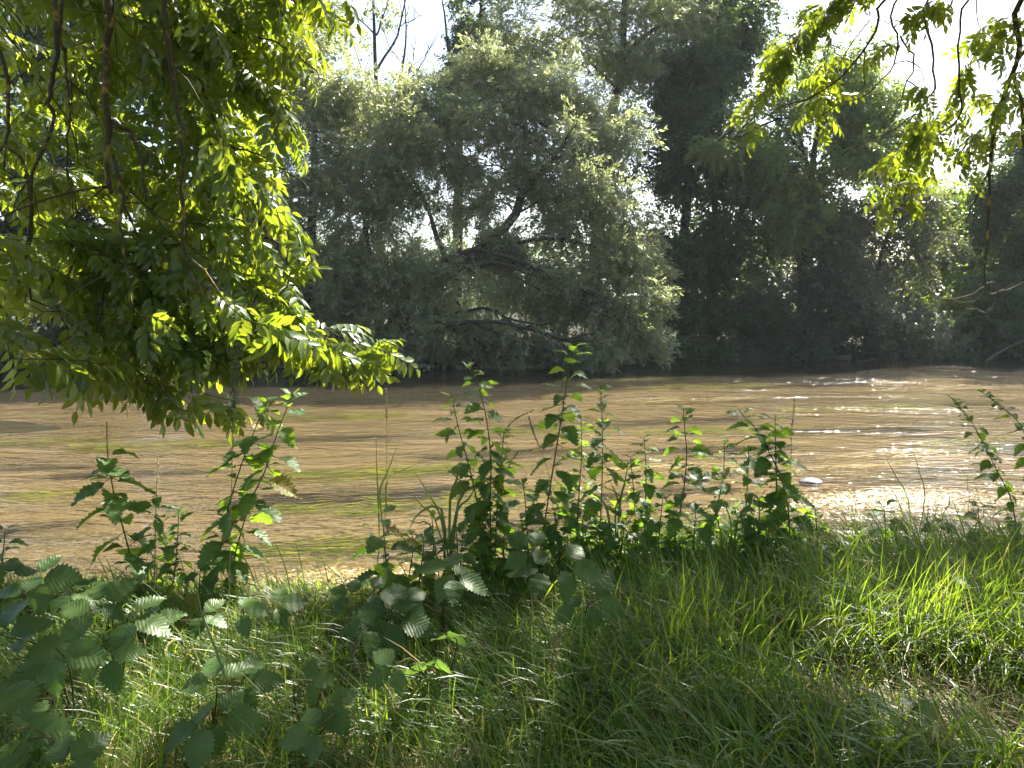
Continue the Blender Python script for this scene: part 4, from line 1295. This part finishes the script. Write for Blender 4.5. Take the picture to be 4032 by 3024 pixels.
BRAMBLES = [
    ('pale lit bramble spray at the left edge by the water', [(180, 2270, .16, 0, .7), (60, 2330, .14, 170, .6), (300, 2330, .14, -20, .6), (40, 2230, .13, 120, .7)], .28),
    ('dark big-leaved bramble reaching in from the left edge', [(120, 2560, .19, 30, .55), (280, 2560, .17, -10, .7), (60, 2690, .15, -60, .5), (20, 2450, .17, 90, .6)], .30),
    ('bramble with one long arching leaf right of the dark left one', [(330, 2400, .15, 160, .5), (560, 2430, .17, -15, .6), (430, 2350, .13, 60, .7)], .30),
    ('bramble leaf hanging dark over the lit grass at left', [(430, 2620, .14, -70, .9)], .22),
    ('bramble with ribbed leaves low in the grass left of centre', [(840, 2640, .15, 110, .7), (740, 2860, .16, 200, .5), (900, 2830, .14, -10, .6), (1000, 2680, .14, 10, .6)], .16),
    ('small bramble sprig with pale upper leaf beside the tall grass stalk', [(1240, 2680, .085, 20, .9), (1300, 2800, .12, -60, .8), (1200, 2880, .12, 200, .7)], .16),
    ('bramble leaves in the bottom left corner', [(110, 2870, .16, 10, .5), (70, 2970, .18, -30, .5), (300, 2960, .14, 60, .5)], .14),
    ('bramble with blue-grey leaves below the twin-topped nettles', [(1740, 2230, .17, 170, .55), (1830, 2270, .15, -15, .5)], .34),
    ('bramble with spreading blue-grey leaves below the tallest nettle', [(2060, 2140, .15, 130, .8), (2100, 2230, .17, 180, .55), (2280, 2230, .18, -15, .6)], .36),
    ('bramble with wide crumpled blue-grey leaves left of centre', [(1490, 2410, .17, 160, .6), (1600, 2440, .17, -20, .7), (1430, 2470, .13, 200, .6)], .26),
    ('bramble showing pale leaf undersides in the middle grass', [(1690, 2600, .12, -100, -.9), (1780, 2500, .11, -60, -.8), (1520, 2640, .12, 220, .7)], .20),
    ('bramble half buried in grass right of the blue-grey leaves', [(2380, 2380, .14, -30, .9), (2250, 2400, .13, 190, .7), (2430, 2300, .12, 20, .7)], .24),
    ('tiny three-leaved bramble in the straw at lower right', [(3400, 2790, .085, -60, .7), (3440, 2760, .07, 60, .6)], .08),
    ('small bramble sprig right of the three-leaved one', [(3640, 2800, .10, 40, .6)], .10),
    ('broad lit bramble leaves in the grass at the right edge', [(3940, 2280, .16, 20, .5), (3820, 2340, .13, 200, .5)], .24),
    ('low bramble under the crossing dark nettles', [(620, 2440, .12, 30, .7), (820, 2420, .12, -20, .7), (980, 2400, .12, 10, .6), (1120, 2370, .12, 20, .6)], .2),
    ('bramble shoots between the short nettle and the blue-grey leaves', [(1350, 2330, .12, 150, .7), (1500, 2330, .12, 0, .6), (1620, 2350, .11, 60, .7)], .26),
]
for i, (lab, lv, h) in enumerate(BRAMBLES):
    bramble(lab, lv, i, h)

# ------------------------------------------------------------------ grass


def blade_template(c, seg=4, w=1.0, twist=0.3):
    """unit-length blade rising along +z and bending towards +x"""
    t = np.linspace(0, 1, seg + 1)
    ang = c * t
    dx = np.concatenate([[0], np.cumsum(np.sin((ang[1:] + ang[:-1]) / 2) / seg)])
    dz = np.concatenate([[0], np.cumsum(np.cos((ang[1:] + ang[:-1]) / 2) / seg)])
    ww = w * np.array([0.75, 1.0, 0.9, 0.62, 0.0][:seg + 1]) if seg == 4 else w * (1 - t ** 2.5)
    V, F4, F3 = [], [], []
    for i in range(seg):
        tw = twist * t[i]
        V.append([dx[i] + math.sin(tw) * ww[i] * .5, math.cos(tw) * ww[i] * .5, dz[i]])
        V.append([dx[i] - math.sin(tw) * ww[i] * .5, -math.cos(tw) * ww[i] * .5, dz[i]])
    V.append([dx[seg], 0, dz[seg]])
    for i in range(seg - 1):
        F4.append([2 * i, 2 * i + 1, 2 * i + 3, 2 * i + 2])
    F3.append([2 * seg - 2, 2 * seg - 1, 2 * seg])
    return np.array(V), [np.array(F4), np.array(F3)]


def blades(geo, O, az, tilt, L, wd, rs, bends=(0.3, 0.7, 1.1, 1.6, 2.1), seg=4):
    tid = rs.randint(0, len(bends), len(O))
    wq = np.digitize(wd / L, [0.010, 0.016, 0.024])
    wv = [0.008, 0.013, 0.020, 0.030]
    for q, c in enumerate(bends):
        for k in range(4):
            s = (tid == q) & (wq == k)
            if not s.any():
                continue
            T, F = blade_template(c, seg, wv[k], 0.9)
            n = s.sum()
            cz, sz, ct, st = np.cos(az[s]), np.sin(az[s]), np.cos(tilt[s]), np.sin(tilt[s])
            B = np.zeros((n, 3, 3))
            B[:, :, 0] = np.stack([cz * ct, sz * ct, -st], -1)
            B[:, :, 1] = np.stack([-sz, cz, np.zeros(n)], -1)
            B[:, :, 2] = np.stack([cz * st, sz * st, ct], -1)
            geo.inst(T, F, O[s], B, L[s])


rg = np.random.RandomState(55)
n = 66000
gy = 1.9 + 3.6 * rg.uniform(0, 1, n) ** 0.85
gx = rg.uniform(-1, 1, n) * (gy * 0.72 + 0.9)
P2 = np.stack([gx, gy], -1)
keep = gy < edge_y(gx) + 0.15
straw_p = np.array([onz(3450, 2680, .58)[:2], onz(3850, 2740, .58)[:2]])
ds = np.min(np.linalg.norm((P2[:, None] - straw_p[None]) / np.array([.6, .3]), axis=2), axis=1)
keep &= rg.uniform(size=n) < np.clip(ds * 0.6, 0.22, 1)
keep &= (sn(P2, 3.2, 60) > -1.6)
gx, gy, P2, ds = gx[keep], gy[keep], P2[keep], ds[keep]
n = len(gx)
O = np.stack([gx, gy, bank_z(gx, gy) - 0.01], -1)
tall = sstep(-0.6, 1.0, gx) * sstep(2.6, 3.4, gy)
hgt = (0.16 + 0.26 * tall + 0.05 * sn(P2, 2.1, 61)) * rg.uniform(.6, 1.5, n) * np.clip(ds * 0.8, 0.5, 1)
hgt = np.clip(hgt, 0.07, 0.62)
az = 2.6 * sn(P2, 0.9, 62) + rg.normal(size=n) * 1.1 + 3.0
tilt = np.abs(rg.normal(size=n)) * 0.35 + 0.05
g = Geo()
blades(g, O, az, tilt, hgt, rg.uniform(0.003, 0.0065, n), rg)
n = 26000
gy = 2.0 + 3.2 * rg.uniform(0, 1, n) ** 0.9
gx = rg.uniform(-1, 1, n) * (gy * 0.72 + 0.8)
P2 = np.stack([gx, gy], -1)
kp = (gy < edge_y(gx) + 0.1) & (rg.uniform(size=n) < 0.4 + 0.6 * sstep(-0.8, 0.8, gx)) & (np.min(np.linalg.norm((P2[:, None] - straw_p[None]) / np.array([.5, .28]), axis=2), axis=1) > rg.uniform(.5, 1.3, n)) & (sn(P2, 2.4, 63) > -0.5)
gx, gy, P2 = gx[kp], gy[kp], P2[kp]
n = len(gx)
blades(g, np.stack([gx, gy, bank_z(gx, gy) - 0.01], -1), 3.2 + 1.6 * sn(P2, 1.3, 64) + rg.normal(size=n) * 1.2, np.abs(rg.normal(size=n)) * 0.3 + 0.15, rg.uniform(.25, .6, n) * (0.7 + 0.3 * sstep(-0.8, 0.8, gx)), rg.uniform(.004, .009, n), rg, (0.7, 1.2, 1.7, 2.4))
link('grass', g.mesh('grass', M['grass']), kind='stuff', label='dense green grass covering the near bank', cat='grass')

n = 16000
gy = rg.uniform(2.0, 4.4, n)
gx = rg.uniform(-1, 1, n) * (gy * 0.7 + 0.6)
P2 = np.stack([gx, gy], -1)
ds = np.min(np.linalg.norm((P2[:, None] - straw_p[None]) / np.array([.7, .3]), axis=2), axis=1)
kp = rg.uniform(size=n) < np.where(ds < 1.3, 1.0, 0.45)
gx, gy = gx[kp], gy[kp]
n = len(gx)
g = Geo()
blades(g, np.stack([gx, gy, bank_z(gx, gy) + rg.uniform(0.005, 0.05, n)], -1), rg.uniform(0, 6.28, n), rg.uniform(1.1, 1.6, n), rg.uniform(.06, .2, n), rg.uniform(.002, .004, n), rg, (0.1, 0.4, 0.8))
link('dry_straw', g.mesh('dry_straw', M['straw']), kind='stuff', label='flattened dry straw between the grass blades', cat='straw')

TG = 'long-bladed grass tufts on the near bank'
TUFTS = [
    ((3250, 2330), 70, .50, 'tall bushy grass tuft below the upright dark nettle'),
    ((3080, 2470), 60, .42, 'arching grass tuft in front of the bushy one'),
    ((2760, 2560), 60, .40, 'grass tuft leaning left in the middle right'),
    ((3720, 2380), 80, .48, 'grass tuft with long white-lit arching blades at right'),
    ((3980, 2430), 70, .46, 'dense dark grass tuft at the right edge'),
    ((2920, 2740), 45, .36, 'grass tuft with pale streaming blades left of the straw'),
    ((3580, 2560), 26, .34, 'sunlit yellow-green grass tuft behind the straw patch'),
    ((2480, 2420), 55, .42, 'grass tuft below the sunlit nettles'),
    ((2050, 2560), 50, .40, 'grass tuft in the centre behind the panicle'),
    ((2200, 2900), 60, .30, 'dark grass tuft at the bottom centre'),
    ((2900, 2960), 60, .34, 'broad-bladed grass tuft at the bottom right of centre'),
    ((3500, 2990), 60, .34, 'broad-bladed grass tuft at the bottom, below the straw'),
    ((3950, 2980), 50, .32, 'grass tuft with upright lit blades in the bottom right corner'),
    ((1550, 2780), 45, .32, 'bright green grass tuft left of the panicle'),
    ((1050, 2960), 50, .30, 'dark grass tuft at the bottom left of centre'),
    ((560, 2820), 40, .28, 'thin grass tuft between the left brambles'),
    ((1250, 2470), 40, .36, 'upright grass tuft beside the crumpled blue-grey bramble'),
    ((650, 2350), 30, .30, 'thin pale grass tuft at the foot of the flowering nettle'),
]
for i, ((px, py), nb, Lm, lab) in enumerate(TUFTS):
    c = onz(px, py, 0.58)
    O = np.stack([c[0] + rg.normal(size=nb) * .07, c[1] + rg.normal(size=nb) * .05, np.zeros(nb)], -1)
    O[:, 2] = bank_z(O[:, 0], O[:, 1]) - 0.01
    base = (c[0], c[1], float(bank_z(c[0], c[1])))
    lean = rg.uniform(-0.6, 0.6)
    g = Geo()
    blades(g, O, rg.uniform(0, 6.28, nb), np.abs(rg.normal(size=nb)) * .3 + .1, Lm * rg.uniform(.6, 1.35, nb), rg.uniform(.004, .0075, nb), rg, (0.5, 0.9, 1.4, 1.9), 4)
    me = g.mesh('grass_tuft', M['grass'])
    me.transform(Matrix.Translation(-Vector(base)))
    link('grass_tuft', me, loc=base, label=lab, cat='grass tuft', group=TG)

# ------------------------------------------------------------------ seeding stalks and reeds


def ribbon(geo, pts, w, up=(0, -0.5, 1.0)):
    C = curve(pts, 9)
    T = norm(np.gradient(C, axis=0))
    s = norm(np.cross(T, np.array(up)))
    t = np.linspace(0, 1, 9)
    ww = w * np.clip(1.25 * (1 - t ** 2.2), 0, 1) * np.clip(0.55 + t * 2, 0, 1)
    nrm = norm(np.cross(s, T))
    V = np.stack([C + s * ww[:, None] * .5 + nrm * ww[:, None] * .12, C, C - s * ww[:, None] * .5 + nrm * ww[:, None] * .12], 1).reshape(-1, 3)
    F = []
    for i in range(8):
        for k in (0, 1):
            F.append([i * 3 + k, i * 3 + k + 1, i * 3 + k + 4, i * 3 + k + 3])
    geo.add(V, np.array(F))


def seed_stalk(label, pts, Y, head, hw, dens, matn, seed, blades_=(), size=.005):
    """pts: stalk from the tip down; head: fraction of the stalk that carries spikelets"""
    rs = np.random.RandomState(seed)
    P = [at(x, y, Y) for x, y in pts]
    gz = float(bank_z(np.array(P[-1][0]), np.array(P[-1][1])))
    if P[-1][2] > gz:
        P.append(np.array([P[-1][0], P[-1][1], gz]))
    C = curve(P, 40)
    root = thing('grass_stalk', label, 'grass stalk', C[-1], 'seeding grass stalks on the near bank')
    g = Geo()
    tube(g, C, np.linspace(.0009, .0019, 40), 5)
    part('stalk', g, M['stalk'], root, True)
    L = np.concatenate([[0], np.cumsum(np.linalg.norm(np.diff(C, axis=0), axis=1))])
    m = dens
    s = rs.uniform(0, 1, m)
    clus = 0.5 + 0.5 * np.abs(np.sin(s * 9 + seed))
    Q = np.stack([np.interp(s * head * L[-1], L, C[:, k]) for k in range(3)], -1)
    Q += norm(rs.normal(size=(m, 3))) * (hw * clus * rs.uniform(.2, 1, m))[:, None]
    hg = Geo()
    hg.inst(OCT_V, OCT_F, Q, basis(rs.normal(size=(m, 3)) * .5 + np.array([0, 0, 1.]), (1., 0, 0), np.zeros(m)), size * rs.uniform(.7, 1.3, m))
    part('seed_head', hg, M[matn], root)
    for b in blades_:
        g = Geo()
        ribbon(g, [at(x, y, Y + dy) for x, y, dy in b[0]], b[1])
        part('blade', g, M['reed'], root, True)


seed_stalk('tall reed-like stalk with narrow brown seed head standing against the water', [(1520, 1530), (1522, 1650), (1523, 1790), (1517, 2003), (1510, 2250)], 4.4, .14, .007, 90, 'seed', 1,
           [([(1500, 2010, 0), (1496, 1930, 0), (1530, 1850, 0), (1570, 1740, 0)], .016), ([(1520, 2000, 0), (1526, 1893, 0), (1590, 1850, -.1), (1675, 1812, -.15)], .014), ([(1495, 2150, 0), (1490, 1996, 0), (1484, 1850, 0), (1480, 1700, 0)], .009)])
seed_stalk('stalk with plump brown seed head left of the tallest nettle', [(2082, 1640), (2100, 1700), (2116, 1741), (2140, 1800), (2165, 1900), (2200, 2200)], 4.3, .16, .008, 110, 'seed', 2)
seed_stalk('stalk with creamy feathery seed head right of the leaning flowering nettle', [(3130, 1560), (3122, 1650), (3117, 1702), (3113, 1863), (3100, 2120)], 4.7, .28, .008, 90, 'seed', 3)
seed_stalk('near tall stalk with fuzzy grey-green plume in front of the ash leaves', [(936, 1345), (928, 1450), (920, 1600), (917, 1700), (905, 2200), (893, 2684), (905, 3000)], 2.75, .15, .026, 260, 'seed_green', 4, [([(893, 2690, 0), (850, 2560, 0), (790, 2400, .05), (770, 2250, .1)], .008)], .006)
seed_stalk('tan loose panicle low in the centre grass', [(2200, 2480), (2180, 2560), (2175, 2650), (2200, 2760), (2230, 2900)], 3.0, .42, .035, 120, 'seed', 5, size=.006)
seed_stalk('fluffy pale cocksfoot head low in the grass left of centre', [(1425, 2460), (1405, 2530), (1390, 2590), (1420, 2660), (1440, 2800)], 2.9, .38, .02, 240, 'seed_green', 6, size=.0055)
seed_stalk('slanting feathery stalk between the twin-topped clump and the tallest nettle', [(2100, 1615), (2030, 1650), (1990, 1700), (1940, 1830), (1900, 2050), (1890, 2200)], 4.5, .2, .008, 80, 'seed', 7)
seed_stalk('thin bent stalk with dropping seeds right of the twin-topped clump', [(2095, 1775), (2060, 1775), (2030, 1790), (1980, 1900), (1950, 2100)], 4.4, .2, .012, 60, 'seed', 8)

RGp = 'reed clumps at the edge of the near bank'


def reed(label, px, py, Y, blades_, seed):
    P0 = at(px, py, Y)
    base = np.array([P0[0], P0[1], float(bank_z(P0[0], P0[1]))])
    root = thing('reed_clump', label, 'reeds', base, RGp)
    rs = np.random.RandomState(seed)
    for pts, w in blades_:
        g = Geo()
        Q = [base + np.array([rs.normal() * .03, rs.normal() * .03, 0])] + [at(x, y, Y + rs.normal() * .04) for x, y in pts]
        ribbon(g, Q, w, (rs.normal() * .4, -1.0, .5))
        part('blade', g, M['reed'], root, True)


reed('reed clump with broad dark blades left of the twin-topped nettles', 1760, 2230, 4.3, [
    ([(1740, 2050), (1690, 1950), (1625, 1845)], .016), ([(1720, 2060), (1660, 1990), (1620, 1940)], .012), ([(1790, 2040), (1850, 1960), (1880, 1890)], .014), ([(1800, 2000), (1830, 1920), (1730, 1815)], .016),
    ([(1770, 2000), (1800, 1880), (1815, 1800)], .015), ([(1745, 2020), (1650, 2020), (1600, 2110)], .016), ([(1700, 2080), (1640, 2060), (1600, 2040)], .010)], 1)
reed('reed clump with one long upright blade right of the tasselled nettle', 2430, 2200, 4.4, [
    ([(2440, 2000), (2460, 1900), (2478, 1800)], .014), ([(2420, 2020), (2440, 1950), (2330, 1900)], .016), ([(2460, 2050), (2520, 2000), (2560, 2060)], .014), ([(2400, 2060), (2370, 1970), (2290, 1920)], .016), ([(2450, 2080), (2430, 1960), (2400, 1890)], .014)], 2)
reed('reed clump with blades bending right below the leaning flowering nettle', 2860, 2200, 4.5, [
    ([(2900, 2060), (2960, 1980), (2990, 1930)], .012), ([(2830, 2060), (2780, 2050), (2700, 2060)], .012), ([(3000, 2080), (3120, 1950), (3200, 2050)], .012), ([(2880, 2080), (2860, 2000), (2850, 1950)], .010)], 3)
reed('thin brownish sedge blades against the glittering shallows', 3600, 2150, 4.9, [
    ([(3580, 1990), (3530, 1880), (3478, 1785)], .009), ([(3640, 1980), (3620, 1860), (3592, 1765)], .009), ([(3800, 2040), (3808, 1900), (3820, 1800)], .007), ([(3560, 2050), (3530, 1960), (3500, 1920)], .009),
    ([(3700, 2050), (3740, 1980), (3725, 1910)], .008), ([(3860, 2050), (3850, 1960), (3835, 1890)], .009), ([(3650, 2050), (3655, 2000), (3660, 1955)], .008), ([(3670, 2060), (3690, 2000), (3715, 1955)], .009), ([(3380, 2100), (3370, 2000), (3358, 1930)], .006)], 4)

# ------------------------------------------------------------------ in the river: waterweed, stones
WG = 'streaming waterweed patches in the river'
WEEDS = [
    ((1250, 1640), 2.6, .35, 170, 'weed', 'waterweed streak in the shade right of the lowest ash spray'), ((560, 1755), 1.9, .30, 170, 'weed', 'dark green waterweed patch left of the crossing nettles'), ((170, 1735), 1.6, .22, 90, 'weed', 'faint waterweed streak at the left below the ash leaves'),
    ((80, 1950), 1.3, .25, 110, 'weed', 'waterweed patch touching the left edge'), ((1380, 1860), 2.4, .30, 220, 'weed', 'long yellow-green waterweed streak around the tall brown seed head'), ((1230, 2000), 1.4, .20, 130, 'weed', 'thin waterweed streak below the long yellow-green one'),
    ((1200, 2150), 1.2, .22, 150, 'weed', 'waterweed patch near the bank right of the crossing nettles'), ((3330, 1608), 2.8, .30, 150, 'weed', 'waterweed streak in the middle of the glitter at right'), ((2760, 1520), 3.4, .35, 120, 'weed', 'far waterweed streak left of the glitter'),
    ((2680, 1575), 2.8, .35, 140, 'weed_brown', 'brownish waterweed streak below the far one'), ((2790, 1692), 2.3, .28, 150, 'weed', 'waterweed streak behind the leaning flowering nettle'), ((1990, 1700), 2.2, .25, 120, 'weed', 'pale green waterweed between the tall nettles'),
    ((2010, 1935), 1.4, .2, 120, 'weed', 'waterweed patch at the foot of the tallest nettle'), ((1660, 2000), 1.6, .25, 120, 'weed', 'waterweed streak left of the twin-topped nettles'), ((3760, 1738), 1.4, .18, 90, 'weed', 'waterweed patch left of the seeding nettles'),
    ((2640, 1840), 1.6, .22, 120, 'weed_brown', 'brown waterweed behind the sunlit nettles'), ((2480, 1490), 3.4, .35, 100, 'weed', 'thin waterweed line near the far bank'), ((3480, 1790), 1.8, .16, 60, 'weed_brown', 'brown weed strands in the smooth water at right'), ((3350, 1830), 1.5, .14, 50, 'weed_brown', 'second bunch of brown weed strands in the smooth water'),
    ((3650, 1530), 3.0, .3, 90, 'weed_brown', 'far brown weed streak under the glitter at right'), ((1750, 1850), 1.8, .22, 100, 'weed', 'waterweed streak just left of the lit-topped nettle'),
]
rw = np.random.RandomState(66)
fd = np.array([math.cos(FLOW), math.sin(FLOW), 0])
fp = np.array([-math.sin(FLOW), math.cos(FLOW), 0])
for (px, py), Lw, Ww, ns, mt, lab in WEEDS:
    c = onz(px, py, 0.0)
    g = Geo()
    for i in range(int(ns * 1.7)):
        v = rw.normal() * Ww * 0.8
        u0 = rw.uniform(-.6, .55) * Lw
        v = v * (1 - 0.6 * abs(u0 / Lw)) + 0.12 * Ww * math.sin(u0 * 3 + px)
        ln = rw.uniform(.12, .42) * Lw
        t = np.linspace(0, 1, 8)
        dz = 0.010 * np.sin(t * 5 + rw.uniform(0, 6)) - rw.uniform(-.006, .035)
        C = c + fd * (u0 + ln * t)[:, None] + fp * (v + 0.05 * np.sin(t * 4 + rw.uniform(0, 6)) * t + t * rw.normal() * .06)[:, None]
        C[:, 2] = water_z(C[:, 0], C[:, 1]) + dz
        w = rw.uniform(.010, .026) * np.clip(1.2 - t, 0.15, 1)
        V = np.stack([C + fp * w[:, None] * .5, C - fp * w[:, None] * .5], 1).reshape(-1, 3)
        V[:, 2] += rw.uniform(-.004, .004)
        k = np.arange(7)
        g.add(V, np.stack([2 * k, 2 * k + 1, 2 * k + 3, 2 * k + 2], -1))
    me = g.mesh('waterweed', M[mt])
    me.transform(Matrix.Translation(-Vector(c)))
    link('waterweed', me, loc=c, label=lab, cat='waterweed', group=WG)

# shallow weedy gravel bars by the near bank
for (px, py), Lx, Ly, ns, lab in (((3480, 1965), 1.7, .55, 5200, 'glittering shallow bar of silted weed and grit at the right'), ((1280, 2290), 1.3, .40, 3400, 'weedy gravel shallows at the foot of the crossing nettles')):
    c = onz(px, py, 0.0)
    u, v = rw.normal(size=ns) * Lx * .5, rw.normal(size=ns) * Ly * .5
    O = c + fd * u[:, None] + fp * v[:, None]
    O[:, 2] = rw.uniform(-.02, .022, ns) - 0.03 * (np.abs(u) / Lx + np.abs(v) / Ly) ** 2
    T = np.array([[-.5, -.06, 0], [.5, -.05, .01], [.5, .05, .01], [-.5, .06, 0], [0, 0, .10]])
    F = np.array([[0, 1, 4], [1, 2, 4], [2, 3, 4], [3, 0, 4]])
    d = fd + rw.normal(size=(ns, 3)) * np.array([.7, .7, .15])
    g = Geo()
    g.inst(T, F, O, basis(d, (0, 0, 1.), rw.normal(size=ns) * .4), rw.uniform(.02, .09, ns))
    link('silted_weed', g.mesh('silted_weed', M['weed_brown']), kind='stuff', label=lab, cat='weed bar')


def stone(label, px, py, sx, sy, sz, seed, z=0.0):
    import bmesh
    bm = bmesh.new()
    bmesh.ops.create_icosphere(bm, subdivisions=3, radius=1.0)
    for v in bm.verts:
        p = np.array(v.co)
        k = 1 + 0.18 * float(sn(p[None] + seed, 1.7, seed)[0]) + 0.05 * float(sn(p[None], 5.0, seed + 1)[0])
        v.co = Vector((p[0] * sx * k, p[1] * sy * k, p[2] * sz * k))
    me = bpy.data.meshes.new('stone')
    bm.to_mesh(me)
    bm.free()
    me.materials.append(M['stone'])
    for p in me.polygons:
        p.use_smooth = True
    link('stone', me, loc=onz(px, py, z), label=label, cat='stone', group='wet stones breaking the river surface')


stone('dark wet stone behind the dark-footed nettle with a yellow tip', 2740, 1885, .17, .14, .07, 3, 0.0)
stone('small dark stone right of the leaning flowering nettle', 3195, 1900, .13, .10, .05, 4, 0.0)
stone('low stone in the gravel shallows between the left nettles', 770, 2335, .07, .06, .05, 5, 0.02)
print('tris', sum(len(o.data.loop_triangles) or sum(len(p.vertices) - 2 for p in o.data.polygons) if False else len(o.data.loops) - 2 * len(o.data.polygons) for o in SC.objects if o.type == 'MESH'))

# ------------------------------------------------------------------ the summer air over the river
hm = bpy.data.materials.new('haze')
hm.use_nodes = True
hm.node_tree.nodes.clear()
ho = hm.node_tree.nodes.new('ShaderNodeOutputMaterial')
hv = hm.node_tree.nodes.new('ShaderNodeVolumePrincipled')
hv.inputs['Color'].default_value = (0.88, 0.94, 1.0, 1)
hv.inputs['Density'].default_value = 0.00035
hv.inputs['Anisotropy'].default_value = 0.2
hm.node_tree.links.new(hv.outputs[0], ho.inputs['Volume'])
g = Geo()
bx = np.array([[x, y, z] for z in (-3.0, 30.0) for y in (-310.0, 910.0) for x in (-410.0, 410.0)])
g.add(bx, np.array([[0, 2, 3, 1], [4, 5, 7, 6], [0, 1, 5, 4], [2, 6, 7, 3], [0, 4, 6, 2], [1, 3, 7, 5]]))
link('haze', g.mesh('haze', hm), kind='stuff', label='thin bright summer haze in the air over the river', cat='haze')
